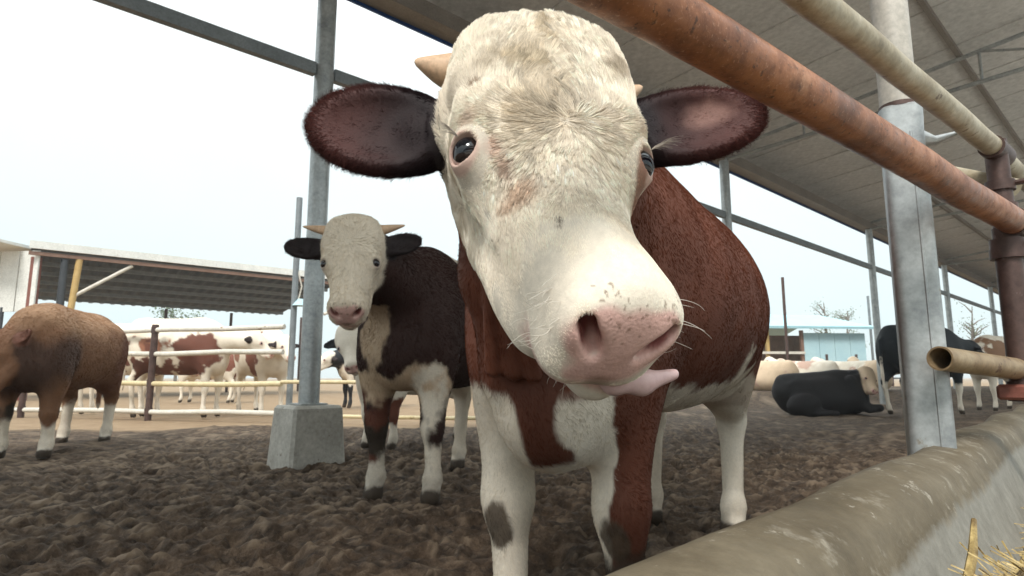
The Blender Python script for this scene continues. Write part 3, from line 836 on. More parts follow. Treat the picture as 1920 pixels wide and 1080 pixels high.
def blobs(P, base, items, seed, amp=.10, sc=4.0, edge=.014):
    """paint irregular patches: (centre, radii, colour)"""
    C = np.tile(np.asarray(base, float), (len(P), 1))
    nzv = fbm(P, sc, 3, seed) * amp * 2 + vnoise(P, 55, seed + 3) * .012
    for i, (c, r, col) in enumerate(items):
        q = (P - np.asarray(c)) / np.asarray(r); d = (np.sqrt((q * q).sum(1)) - 1) * min(r) + nzv
        w = smooth(edge, -edge, d)[:, None]; C = C * (1 - w) + np.asarray(col) * w
    return C
def blobs_over(P, C, items, seed, amp, sc, edge):
    nzv = fbm(P, sc, 3, seed) * amp * 2 + vnoise(P, 55, seed + 3) * .012
    for c, r, col in items:
        q = (P - np.asarray(c)) / np.asarray(r); w = smooth(edge, -edge, (np.sqrt((q * q).sum(1)) - 1) * min(r) + nzv)[:, None]
        C = C * (1 - w) + np.asarray(col) * w
    return C
def paint_head(C, H, skull_d, ear_d, body_d, white, ear_col, P, k_wet, brow=True, lid_col=(.52, .25, .20)):
    """H: head-frame coordinates"""
    s, n, a = H[:, 0], H[:, 1], H[:, 2]
    j = fbm(H, 22, 2, 5) * .012
    w = smooth(.030, .012, skull_d + j * .6) * smooth(-.235, -.205, n + j)
    w = w * smooth(-.06, -.03, a + j)
    C = C * (1 - w[:, None]) + white * w[:, None]
    we = smooth(.002, -.004, ear_d - skull_d) * smooth(.10, .118, np.abs(s)) * smooth(.022, .010, ear_d)
    C = C * (1 - we[:, None]) + ear_col * we[:, None]
    # bare pink skin of the nose, lips and lids
    nose = smooth(.000, .006, (n + .030) * .34 + (a - .517) * .94 + .016 + j * .5) * smooth(-.105, -.085, n) * smooth(.072, .064, np.abs(s + 0.0) + j)
    lips = smooth(.430, .47, a) * smooth(-.096, -.106, n + j * .3) * smooth(-.140, -.128, n) * .8
    sp = (vnoise(H, 310, 8) + .35 * vnoise(H, 90, 9) > .52) & (n > -.036) & (n < .004) & (a > .468) & (np.abs(s) < .06)
    pink = PINK * (1 + .10 * vnoise(H, 40, 3)[:, None])
    for wt in (nose, lips):
        C = C * (1 - wt[:, None]) + pink * wt[:, None]
    stain = smooth(.030, .0, np.abs(s)) * smooth(-.075, -.088, n) * smooth(-.115, -.10, n) * (a > .44) * .55
    C = C * (1 - stain[:, None]) + np.array((.20, .11, .07)) * stain[:, None]
    C[sp] = C[sp] * .35 + np.array((.14, .08, .045)) * .65
    for q in (-1, 1):
        d = np.linalg.norm(H - eye_centre(q), axis=1)
        lid = smooth(.0315, .0265, d + j * .4) * .8
        C = C * (1 - lid[:, None]) + np.array(lid_col) * lid[:, None]
        if brow:
            dd = np.linalg.norm((H - eye_centre(q) - np.array((-q * .014, .010, -.034))) / np.array((.024, .035, .020)), axis=1)
            bw = smooth(1.15, .6, dd + j * 30) * .75
            C = C * (1 - bw[:, None]) + np.array((.24, .10, .065)) * bw[:, None]
    for q in (-1, 1):
        d = np.linalg.norm((H - np.array((q * .043, -.042, .478))) / np.array((.036, .034, .052)), axis=1)
        nw = smooth(1.05, .85, d); C = C * (1 - nw[:, None]) + PINK * nw[:, None]; nose = np.maximum(nose, nw)
        d = np.linalg.norm((H - np.array((q * .043, -.040, .474))) / np.array((.027, .024, .042)), axis=1)
        nw = smooth(1.05, .75, d); C = C * (1 - nw[:, None]) + np.array((.34, .13, .12)) * nw[:, None]
    wet = np.clip(np.maximum(nose, lips), 0, 1)
    return C, wet, we

def cow(name, label, group, loc, heading, xf, xr, zt, w, head, ears, coat, h=(.012, .02), white=WHITE, ear_col=DARK,
        lying=False, extra=(), horns=None, tail=True, legy=(.15, .17), kt=1.0, tongue=False, relaxn=2, nr=(.225, .15), brow=True, cat='cow', offs=(0, 0), up=1.0, warp=None, lid_col=(.50, .27, .22)):
    k = zt / 1.33
    root = empty(name, (loc[0], loc[1], 0), heading)
    tag(root, label, cat, group)
    ch, sh = math.cos(heading), math.sin(heading)
    toL = np.array(((ch, sh, 0), (-sh, ch, 0), (0, 0, 1.0)))
    def L(p): return toL @ (np.asarray(p, float) - np.array((loc[0], loc[1], 0)))
    O, M_, nh, hs = head            # world poll point, world muzzle point, world face normal hint, size
    O, M_ = L(O), L(M_); nh = toL @ np.asarray(nh, float)
    a = unit(M_ - O); n = unit(nh - a * np.dot(nh, a)); s = np.cross(n, a)
    R = np.stack([s, n, a])
    toH0 = lambda P: ((P - O.astype(np.float32)) @ R.T.astype(np.float32)) / hs
    toH = (lambda P: warp(toH0(P))) if warp else toH0
    sk, er = head_prims(ears, bool(warp))
    if warp:
        sk = [(op, kk, (lambda f: (lambda P: f(warp(P))))(f)) for op, kk, f in sk]
    skL, erL = in_frame(sk, O, R, hs), in_frame(er, O, R, hs)
    nt_ = O + R.T @ np.array((0, -.15, .10)) * hs
    dz = -.56 * k if lying else 0.0
    body = torso(xf if np.isscalar(xf) else sum(xf) / 2, xr if np.isscalar(xr) else sum(xr) / 2, zt, w, nt_, k, dz, nr=nr)
    if not lying:
        body += legs_front((xf, xf) if np.isscalar(xf) else xf, legy[0], zt, k, kt, offs[0], up) + legs_hind((xr, xr) if np.isscalar(xr) else xr, legy[1], zt, k, kt, offs[1])
    if tail and not lying: body += tail_prims(xr if np.isscalar(xr) else sum(xr) / 2, zt, k)
    body += list(extra)
    prims = body + [(op, .05 if (i == 0) else kk, f) for i, (op, kk, f) in enumerate(skL)] + erL
    # rectilinear grid, fine round the head
    hc = O + a * .27 * hs
    def axis(lo, hi, c, r):
        out = [lo]
        while out[-1] < hi:
            x = out[-1]; d = max(0, abs(x - c) - r); out.append(x + min(h[0] + d * .12, h[1]))
        return np.array(out)
    xa = (xf if np.isscalar(xf) else max(xf)); xb = (xr if np.isscalar(xr) else min(xr))
    lo = np.minimum(np.array((xb - .42, -.5, -.01)), hc - .42 * hs); hi = np.maximum(np.array((xa + .35, .5, zt + .12)), hc + .42 * hs)
    if lying: lo = np.minimum(lo, (xb - .5, -.65, -.01)); hi = np.maximum(hi, (xa + .5, .65, .9 * k))
    rr = .36 * hs
    V, F = surface_nets(prims, axis(lo[0], hi[0], hc[0], rr), axis(lo[1], hi[1], hc[1], rr), axis(lo[2], hi[2], hc[2], rr))
    V = relax(V, F, relaxn)
    H = toH(V)
    ds, de, db = sdf_eval(skL, V), sdf_eval(erL, V), sdf_eval(body, V)
    C = coat(V, H)
    gm = smooth(.0, .55, fbm(V, 4.5, 4, 91)) * .30 * smooth(.25, .5, C.mean(1)); C = C * (1 - gm[:, None]) + np.array((.33, .235, .14)) * gm[:, None]
    C, wet, we = paint_head(C, H, ds, de, db, white, ear_col, V, 1, brow, lid_col)
    if not lying:
        hoof = smooth(.075 * k, .06 * k, V[:, 2] + .01 * vnoise(V, 30, 2))[:, None]
        C = C * (1 - hoof) + MUD * hoof
        splash = smooth(.16, .0, V[:, 2]) * smooth(.0, .5, fbm(V, 14, 3, 31) + .25 - V[:, 2]) * .8
        C = C * (1 - splash[:, None]) + MUD * splash[:, None]
    C = C * (1 + .10 * fbm(V, 9, 3, 77)[:, None])
    b = np_mesh('body', V, F, M_HIDE, root)
    color_attr(b, np.concatenate([C, wet[:, None]], 1))
    info = dict(root=root, V=V, F=F, C=C, H=H, wet=wet, ear=we, O=O, R=R, hs=hs, toL=toL, L=L, ds=ds, de=de, ears=ears, body=b, skL=skL, prims=prims)
    # eyes and horns are pieces of their own
    for q in (-1, 1):
        e = O + R.T @ eye_centre(q) * hs; o_ = R.T @ eye_out(q)
        me = sphere_mesh(.0212 * hs)
        ob = bpy.data.objects.new('eye', me); COL.objects.link(ob); ob.parent = root
        ob.location = e
        o_ = R.T @ eye_gaze(q)
        ob.rotation_euler = Vector(o_).to_track_quat('Z', 'Y').to_euler()
    if horns:
        for q in (-1, 1):
            if q not in horns: continue
            pts, r0 = horns[q]
            W = [O + R.T @ np.array(p) * hs for p in pts]
            m_ = len(W)
            # resample smoothly
            fine = []
            for i in range(m_ - 1):
                for t in np.linspace(0, 1, 5)[:-1 if i < m_ - 2 else None]: fine.append(W[i] * (1 - t) + W[i + 1] * t)
            n_ = len(fine)
            rad = [r0 * hs * (1 - (i / (n_ - 1)) ** 1.5 * .82) for i in range(n_)]
            fine.append(fine[-1] + (fine[-1] - fine[-2]) * .35); rad.append(rad[-1] * .35)
            MB().tube(fine, rad, 18).build('horn', M_HORN, root)
    return info
_sph = {}
def sphere_mesh(r):
    key = round(r, 5)
    if key not in _sph:
        v = []; f = []; nu, nv = 24, 14
        for i in range(nv + 1):
            th = math.pi * i / nv
            for j in range(nu): v.append((r * math.sin(th) * math.cos(2 * math.pi * j / nu), r * math.sin(th) * math.sin(2 * math.pi * j / nu), r * math.cos(th)))
        for i in range(nv):
            for j in range(nu): f.append((i * nu + j, (i + 1) * nu + j, (i + 1) * nu + (j + 1) % nu, i * nu + (j + 1) % nu))
        me = bpy.data.meshes.new('eye'); me.from_pydata(v, [], f); me.validate(); me.materials.append(M_EYE)
        me.polygons.foreach_set('use_smooth', [True] * len(me.polygons)); _sph[key] = me
    return _sph[key]

def std_ears(droop=0.0, up=0.0, L=EAR_L, W=EAR_W, fr=(0, .95, .3)):
    return {q: dict(base=(q * .105, -.135, .095), dir=(q * .96, -.20, -.12 + droop), front=(q * fr[0], fr[1], fr[2]), len=L, wid=W) for q in (-1, 1)}

# ---- hair
def fur(name, info, count, weight, length, flow, lift, radius, K=4, seed=1, jitter=.25, colvar=.12, freq=(45, 120), clump=None, gain=1.0):
    """lay hair strands over the hide; weight / length / lift per vertex, flow per root"""
    rng = np.random.default_rng(seed)
    V, F, C = info['V'], info['F'], info['C']
    NV = info.setdefault('N', vert_normals(V, F))
    T = np.concatenate([F[:, [0, 1, 2]], F[:, [0, 2, 3]]])
    wt = weight[T].mean(1)
    A = np.linalg.norm(np.cross(V[T[:, 1]] - V[T[:, 0]], V[T[:, 2]] - V[T[:, 0]]), axis=1) * wt
    cs = np.cumsum(A); idx = np.searchsorted(cs, rng.random(count) * cs[-1]); idx = np.clip(idx, 0, len(T) - 1)
    u = rng.random(count); v = rng.random(count); fl = u + v > 1; u[fl] = 1 - u[fl]; v[fl] = 1 - v[fl]
    bc = np.stack([1 - u - v, u, v], 1)
    lerp = lambda X: (X[T[idx]] * (bc[..., None] if X.ndim > 1 else bc)).sum(1)
    P = lerp(V); Nn = nrm(lerp(NV)); col = lerp(C); Ln = lerp(length) * (.7 + .6 * rng.random(count)); lf = lerp(lift)
    col = col * gain
    f = flow(P, Nn)
    # slow noise bends the flow into locks, random jitter frays it
    nb = np.stack([fbm(P, freq[0], 2, 100 + i) for i in range(3)], 1) * .55 + np.stack([vnoise(P, freq[1], 200 + i) for i in range(3)], 1) * .3
    f = f + nb + rng.normal(size=f.shape) * jitter
    f = f - Nn * (f * Nn).sum(1, keepdims=True); f = nrm(f)
    lf = lf * (1 + .5 * vnoise(P, freq[0] * 1.5, 300))
    t = np.linspace(0, 1, K)
    pts = P[:, None, :] + Ln[:, None, None] * (t[None, :, None] * f[:, None, :] * np.sqrt(np.maximum(1 - (lf[:, None, None] * .6) ** 2, .1)) + (lf[:, None, None] * (t - .45 * t * t)[None, :, None]) * Nn[:, None, :])
    pts -= Nn[:, None, :] * .0008
    if clump:                       # tips gather into locks
        from mathutils.kdtree import KDTree
        nc, pull, reg = clump; cid = rng.integers(0, count, nc); kd = KDTree(nc)
        for i, c_ in enumerate(cid): kd.insert(P[c_], i)
        kd.balance()
        own = cid[np.array([kd.find(p)[1] for p in P])]
        w = (t ** 1.3 * pull)[None, :, None] * reg(P)[:, None, None] * (np.linalg.norm(P - P[own], axis=1) < .014)[:, None, None]
        pts = pts * (1 - w) + pts[own] * w
        col = col * (1 + (.13 * rng.normal(size=count)[own] * reg(P))[:, None])
    hc = bpy.data.hair_curves.new(name)
    hc.add_curves([K] * count)
    hc.attributes['position'].data.foreach_set('vector', np.ascontiguousarray(pts, np.float32).ravel())
    ra = hc.attributes.new('radius', 'FLOAT', 'POINT') if 'radius' not in hc.attributes else hc.attributes['radius']
    rad = (radius * (.7 + .6 * rng.random(count)))[:, None] * (1 - .75 * t)[None, :]
    ra.data.foreach_set('value', np.ascontiguousarray(rad, np.float32).ravel())
    ca = hc.attributes.new('coat', 'FLOAT_COLOR', 'CURVE')
    col = col * (1 + colvar * rng.normal(size=(count, 1)) + .10 * vnoise(P, freq[0], 55)[:, None])
    ca.data.foreach_set('color', np.ascontiguousarray(np.concatenate([np.clip(col, 0.003, .9), np.ones((count, 1))], 1), np.float32).ravel())
    hc.materials.append(M_HAIR)
    o = bpy.data.objects.new(name, hc); COL.objects.link(o); o.parent = info['root']
    return o
def strands(name, root, lines, radius, color, K=6):
    """single long hairs: lashes and whiskers; lines = list of (p0, p1, bend)"""
    hc = bpy.data.hair_curves.new(name); hc.add_curves([K] * len(lines))
    t = np.linspace(0, 1, K)[:, None]; pts = []
    for p0, p1, bd in lines:
        p0, p1, bd = map(np.asarray, (p0, p1, bd)); pts.append(p0 * (1 - t) + p1 * t + bd * (t * (1 - t) * 4))
    hc.attributes['position'].data.foreach_set('vector', np.ascontiguousarray(np.concatenate(pts), np.float32).ravel())
    ra = hc.attributes.new('radius', 'FLOAT', 'POINT') if 'radius' not in hc.attributes else hc.attributes['radius']
    ra.data.foreach_set('value', np.tile((radius * (1 - .8 * t[:, 0])), len(lines)).astype(np.float32))
    ca = hc.attributes.new('coat', 'FLOAT_COLOR', 'CURVE')
    ca.data.foreach_set('color', np.tile(np.array((*color, 1), np.float32), len(lines)))
    hc.materials.append(M_HAIR)
    o = bpy.data.objects.new(name, hc); COL.objects.link(o); o.parent = root
    return o
# ---------------------------------------------------------------- the bull at the rail
def hero():
    mid = np.array((.475, 2.02)); hd = math.atan2(-1.45, -.75)
    ears = {-1: dict(base=(-.105, -.125, .115), dir=(-.97, .0, -.02), front=(.10, .9, .40), len=.108, wid=.068),
            1: dict(base=(.100, -.12, .105), dir=(.98, .18, -.16), front=(-.2, .9, .35), len=.128, wid=.060)}
    O = at_y(1020, 40, .86); Mz = at_y(1110, 616, .60)
    av = unit(Mz - O); sv = np.array((1, .15, 0.0)); sv[2] = -(sv @ av) / av[2]; NH = np.cross(av, unit(sv))
    TH = math.radians(17)
    def warp(P):                      # the muzzle is turned and pushed to one side, as when the animal licks sideways
        s, n, a = P[..., 0], P[..., 1] + .07, P[..., 2]
        w = smooth(.27, .48, a); t = TH * w; s = s - .036 * w
        s1 = s * np.cos(t) - n * np.sin(t); n1 = s * np.sin(t) + n * np.cos(t)
        s1 = s1 * (1 + .08 * w)
        return np.stack([s1, n1 - .07, a + .12 * s1 * w], -1).astype(np.float32)
    def unwarp(p):
        s1, n1, a1 = p[0], p[1] + .07, p[2]; a = a1
        for _ in range(4): w = float(smooth(.27, .48, np.array(a))); a = a1 - .12 * s1 * w
        t = TH * w; s1 = s1 / (1 + .08 * w); s = s1 * math.cos(t) + n1 * math.sin(t); n = -s1 * math.sin(t) + n1 * math.cos(t)
        return np.array((s + .036 * w, n - .07, a))
    def LC(p):
        c, s_ = math.cos(hd), math.sin(hd); q = np.asarray(p) - np.array((*mid, 0)); return np.array((c * q[0] + s_ * q[1], -s_ * q[0] + c * q[1], q[2]))
    lobe = LC(at_y(1000, 850, 1.10))
    def coat(V, H):
        x, y, z = V.T
        j = fbm(V, 7, 3, 3) * .05 + vnoise(V, 60, 9) * .008
        C = np.tile(BROWN, (len(V), 1))
        C = C * (1 + .25 * fbm(V, 5, 3, 12)[:, None])
        def put(w, col):
            nonlocal C
            w = w[:, None]; C = C * (1 - w) + np.asarray(col) * w
        low = smooth(.615, .590, z + j)                            # white legs and belly
        put(low * smooth(.35, .30, np.abs(y)), WHITE)
        put(smooth(.70, .67, z + j * 1.8) * smooth(.17, .12, np.abs(x + .16) + j) * smooth(.02, .06, y), WHITE)  # white flank patch by the belly
        # brisket: a brown tongue of hide between the forelegs
        put(smooth(.006, -.004, np.abs(y - lobe[1]) + j * .4 - .034 - .02 * smooth(.5, .65, z)) * smooth(.10, .06, np.abs(x - lobe[0] + .04)) * smooth(lobe[2] - .045, lobe[2] - .02, z + j * .5) * smooth(.72, .68, z), BROWN * .75)
        # the left foreleg is brown on its outer half
        put(smooth(.0, .008, y + j * .7 - .10 - np.clip(z - .36, 0, .3) * .20) * smooth(.50, .54, x) * smooth(.76, .72, z), BROWN * .85)
        # caked mud on both knees
        for q in (-1, 1):
            d = np.linalg.norm((V - np.array((.775, q * .135 - .045, .285))) / np.array((.055, .046, .062)), axis=1)
            put(smooth(1.10, .85, d + j * 7 + .25 * fbm(V, 30, 3, 44)) * .92, MUD * 1.7 * (1 + .5 * fbm(V, 60, 2, 8)[:, None]))
        put(smooth(.30, .26, z + j) * (x > .3) * (y > .05), MUD * .8)
        # light brown stain above the hock
        put(smooth(.07, .03, np.abs(z - .56) + j) * (x < -.4) * (y > .05) * .4, TAN)
        return C
    I = cow('bull', 'big brown bull with white face poking its tongue out under the rusty orange rail', None,
            mid, hd, (.70, .70), (-.74, -.66), 1.23, .98, (O, Mz, NH, 1.06), ears, coat, ear_col=np.array((.034, .012, .011)), h=(.0026, .009), legy=(.135, .175), kt=.98, tail=False, offs=(-.04, -.055), up=.76, cat='bull',
            horns={-1: ([(-.085, -.085, .022), (-.140, -.085, .014), (-.178, -.08, .006)], .034), 1: ([(.085, -.085, .05), (.13, -.09, .04), (.165, -.08, .02)], .029)}, relaxn=1, nr=(.20, .14), warp=warp, lid_col=(.60, .39, .33),
            extra=[('u', .10, ell(LC(at_y(1035, 745, 1.24)), (.15, .100, .145))),
                   ('u', .05, cap(LC(at_y(905, 330, 1.04)), LC(at_y(925, 520, 1.08)), .055, .05)),
                   ('u', .05, cap(LC(at_y(925, 520, 1.08)), LC(at_y(950, 690, 1.16)), .05, .045)),
                   ('u', .02, cap(LC(at_y(940, 420, .98)), LC(at_y(965, 690, 1.08)), .018, .022)),
                   ('u', .012, cap(LC(at_y(915, 440, .985)), LC(at_y(925, 690, 1.085)), .012, .016)), ('u', .012, cap(LC(at_y(985, 500, .98)), LC(at_y(1000, 700, 1.07)), .012, .016))])
    root, V, H, R, O, hs = I['root'], I['V'], I['H'], I['R'], I['O'], I['hs']
    hw = lambda p: O + R.T @ unwarp(np.asarray(p, float)) * hs
    # tear stains, dirt and yellowing on the face (marks of the coat itself)
    C = I['C']; s_, n_, a_ = H.T
    def dirt(c, r, col, al, sd):
        nonlocal C
        d = np.linalg.norm((np.stack([s_, a_], 1) - np.array(c)) / np.array(r), axis=1) + .5 * fbm(H, 40, 3, sd)
        w = (smooth(1.15, .5, d) * al * (n_ > -.14) * (I['ds'] < .02) * (1 - I['ear']))[:, None]; C = C * (1 - w) + np.array(col) * w
    for c, r, col, al, sd in (((-.008, .055), (.020, .055), (.33, .25, .15), .75, 1), ((-.050, .135), (.045, .032), (.38, .30, .19), .7, 2), ((.098, .125), (.016, .03), (.26, .20, .13), .7, 3),
                              ((-.100, .165), (.008, .010), (.20, .13, .08), .8, 4), ((-.062, .285), (.014, .016), (.30, .16, .11), .6, 5), ((-.056, .318), (.022, .020), (.45, .27, .17), .6, 6),
                              ((-.075, .262), (.020, .016), (.62, .42, .34), .6, 7), ((-.045, .375), (.004, .006), (.10, .07, .05), .9, 8), ((-.03, .20), (.05, .07), (.52, .43, .31), .5, 9),
                              ((.104, .285), (.012, .045), (.28, .12, .075), .85, 10), ((-.02, .09), (.07, .05), (.55, .46, .34), .4, 12), ((.045, .40), (.05, .05), (.60, .50, .38), .4, 13)):
        dirt(c, r, col, al, sd)
    for q in (-1, 1):
        E = I['ears'][q]; l = (H - E['b']) @ E['R'].T
        t_ = smooth(.05, .21, l[:, 0] + .02 * fbm(H, 25, 2, 6)); ec = np.array((.013, .0075, .009))[None] * (1 - t_[:, None]) + np.array((.075, .026, .022))[None] * t_[:, None]
        w_ = (I['ear'] * (s_ * q > 0))[:, None]; C = C * (1 - w_) + ec * w_
        if q > 0:
            d_ = np.linalg.norm((l - np.array((.175, .012, 0))) / np.array((.045, .022, .05)), axis=1); w_ = (smooth(1.2, .2, d_ + .35 * fbm(H, 45, 2, 16)) * .5 * I['ear'] * (s_ > 0))[:, None]; C = C * (1 - w_) + np.array((.42, .24, .20)) * w_
    I['C'] = C
    # tongue
    pts = [(.0, -.100, .440), (.018, -.112, .485), (.045, -.120, .508), (.084, -.117, .512), (.128, -.108, .504)]
    rr = [.0145, .0155, .0155, .0130, .0070]
    tp = []
    for i in range(4): tp.append(('u', .012, cap(pts[i], pts[i + 1], rr[i], rr[i + 1])))
    tp = [(op, kk, (lambda f: (lambda P: f(warp(P))))(f)) for op, kk, f in tp]
    pr = in_frame(tp, O, R, hs)
    c = hw((.05, -.11, .49)); ax = [np.arange(c[i] - .11, c[i] + .11, .0028) for i in range(3)]
    TV, TF = surface_nets(pr, *ax); TV = relax(TV, TF, 2)
    np_mesh('tongue', TV, TF, M_TONGUE, root)
    # ---------------- hair
    camL = I['L']((0, 0, CAM_Z))
    NV = vert_normals(V, I['F']); I['N'] = NV
    vis = smooth(-.35, .0, (NV * nrm(camL - V)).sum(1)) + .03
    s, n, a = H.T
    onhead = smooth(.02, .006, I['ds']) * (1 - I['ear'])
    bare = np.maximum(I['wet'], 0)
    for q in (-1, 1):
        bare = np.maximum(bare, smooth(.033, .0275, np.linalg.norm(H - eye_centre(q), axis=1)))
    whorl = np.array((.006, .235))
    def flow_head(P, Nn):
        h = ((P - O) @ R.T) / hs
        ds_, da = h[:, 0] - whorl[0], h[:, 2] - whorl[1]
        up = smooth(.02, -.10, da)
        fs = ds_ * (1 - up * 1.0) - np.sign(ds_) * up * .05; fa = np.where(da > 0, da * 1.6, da) 
        side = smooth(.04, .13, np.abs(h[:, 0])) * smooth(-.04, .08, da)
        fa = fa + side * .12
        f = np.stack([fs, -np.abs(h[:, 0]) * .25, fa], 1)
        return nrm(f) @ R
    hl = .009 + .018 * smooth(.40, .20, a) + .012 * smooth(.06, .0, a) * smooth(.09, .03, np.abs(s))
    hl = hl * np.minimum(smooth(.03, .075, np.linalg.norm(H - eye_centre(-1), axis=1)), smooth(.03, .075, np.linalg.norm(H - eye_centre(1), axis=1))) ** .7
    hl = np.maximum(hl, .0045) * (1 - .5 * smooth(.36, .46, a)) * np.where(n < -.10, .85, 1)
    w = onhead * vis * (1 - bare) * (1 + .4 * smooth(.42, .3, a))
    I['C0'] = I['C'].copy()
    fur('face_hair', I, 190000, w, hl, flow_head, .22 + .14 * smooth(.36, .12, a), .00040, 6, 3, .09, .08, (30, 90), gain=1.13, clump=(8000, .5, lambda P: smooth(.40, .30, ((P - O) @ R.T)[:, 2] / hs) * smooth(.14, .05, np.abs(((P - O) @ R.T)[:, 0]) / hs)))
    gap_shade = (onhead * (1 - bare) * (n > -.2) * smooth(.40, .33, a))[:, None]  # skin under the face hair painted darker, as shade between locks
    color_attr_set(I['body'], np.concatenate([I['C'] * (1 - gap_shade * .22), I['wet'][:, None]], 1))
    # ears: long fringe
    def flow_ear(P, Nn):
        h = ((P - O) @ R.T) / hs; out = np.zeros_like(h)
        for q in (-1, 1):
            E = I['ears'][q]; l = (h - E['b']) @ E['R'].T
            d = np.stack([.8 + 0 * l[:, 0], 1.1 * l[:, 1] / E['W'], 0 * l[:, 0]], 1) @ E['R']
            m = (h[:, 0] * q > 0)[:, None]; out = np.where(m, d, out)
        return nrm(out) @ R
    rim = np.zeros(len(V))
    for q in (-1, 1):
        E = I['ears'][q]; l = (H - E['b']) @ E['R'].T
        rr_ = np.sqrt(((l[:, 0] - E['L'] * 1.03) / E['L']) ** 2 + (l[:, 1] / E['W']) ** 2)
        rim = np.where(s * q > 0, smooth(.7, 1.0, rr_), rim)
    el_ = .006 + .009 * rim
    fur('ear_hair', I, 30000, I['ear'] * (1 + 3 * rim), el_, flow_ear, np.full(len(V), .30), .00035, 4, 5, .22, .2, (50, 130))
    # body
    def flow_body(P, Nn):
        f = np.tile(np.array((-.75, 0, -.65)), (len(P), 1)); f[:, 1] += np.sign(P[:, 1]) * .1
        return f
    wb = (1 - smooth(.02, .006, I['ds'])) * (1 - I['ear']) * vis
    fur('body_hair', I, 110000, wb, np.full(len(V), .0115), flow_body, np.full(len(V), .24), .0005, 4, 7, .14, .10, (16, 60))
    # lashes, whiskers
    rg = np.random.default_rng(4); lines = []
    for q in (-1, 1):
        e = eye_centre(q); o_ = eye_out(q)
        for i in range(24):
            u_ = (i / 33 - .5) * 1.5
            p0 = e + o_ * .0235 + np.array((-q * u_ * .019 * .6, u_ * .019 * .8 * -1 if q < 0 else -u_ * .019 * .8, -.0155 + .006 * abs(u_)))
            d = o_ * .014 + np.array((q * .009, -.006 * u_, .012 * rg.random() - .002)) + rg.normal(size=3) * .003
            lines.append((hw(p0), hw(p0 + d), R.T @ np.array((0, 0, -.005))))
    strands('eyelash', root, lines, .0004, (.42, .37, .32))
    lines = []
    for i in range(150):
        q = 1 if rg.random() < .5 else -1
        if i < 80:
            p0 = np.array((.036 + q * rg.uniform(.0, .045), -.135 - rg.random() * .02, rg.uniform(.43, .49))); d = np.array((q * rg.uniform(0, .012), -.016, .014)) * rg.uniform(.6, 1.6)
        else:
            p0 = np.array((q * rg.uniform(.07, .078), rg.uniform(-.10, -.03), rg.uniform(.44, .49))); d = np.array((q * .026, rg.normal() * .010, .010 + rg.normal() * .008)) * rg.uniform(.5, 1.5)
        lines.append((hw(p0), hw(p0 + d), R.T @ (rg.normal(size=3) * .004)))
    strands('whisker', root, lines, .0004, (.72, .66, .58))
    return I
HERO = hero()
# ------------------------------------------------------------------ the rest of the yard
def pen_fence():
    A = np.array((*at_z(0, 760, .12)[:2] * 1.0, 0)); 
    A = np.array((-9.0, 10.3, 0)); B = np.array((-3.25, 8.75, 0)); Cc = np.array((1.5, 7.6, 0))
    root = empty('pen_fence', B); tag(root, 'pipe fence with four white and cream rails across the muddy pen', 'fence')
    def part(mb, name, m): o = mb.build(name, m, None, True, B); o.parent = root; o.location = (0, 0, 0); return o
    d = unit(B - A)
    for z, m in ((1.34, M_WHITEPIPE), (.98, M_WHITEPIPE), (.535, M_YELLOWPIPE), (.12, M_WHITEPIPE)):
        part(MB().tube(wobble(A + ZU * z, B + ZU * z, 6, .012, int(z * 100)), .038, 12), 'rail', m)
    d2 = unit(Cc - B)
    for z, m in ((.56, M_YELLOWPIPE), (.10, M_YELLOWPIPE)):
        part(MB().tube(wobble(B + ZU * z, Cc + ZU * z, 4, .01, int(z * 90)), .026, 12), 'rail', m)
    px = lambda x: A + (B - A) * x
    for x in (.20, .62):
        part(MB().tube([px(x) - ZU * .1, px(x) + ZU * 1.42], .048, 14), 'post', M_DARKRUST)
        for z in (.12, .535, .98, 1.34): part(MB().tube([px(x) + ZU * (z - .05), px(x) + ZU * (z + .05)], .056, 12), 'clamp', M_DARKRUST)
    # thin pole with a pale lamp bracket at the end of the fence
    P = np.array((-3.2, 8.95, 0)); r2 = empty('lamp_pole', P); tag(r2, 'thin dark pole with a pale green bracket beside the concrete footing', 'pole')
    def p2(mb, name, m): o = mb.build(name, m, None, True, P); o.parent = r2; o.location = (0, 0, 0)
    p2(MB().tube([P - ZU * .05, P + ZU * 3.3], .045, 12), 'pole', M_GREYSTEEL)
    p2(MB().tube([P + ZU * 2.3, P + np.array((.10, 0, 1.95)), P + np.array((.06, -.02, 1.72))], .012, 8), 'bracket', M_WHITEPIPE)
    p2(MB().tube([P + np.array((.10, -.02, 1.66)), P + np.array((.10, -.02, 1.76))], (.12, .04), 12), 'shade', M_PALEBLUE)
pen_fence()

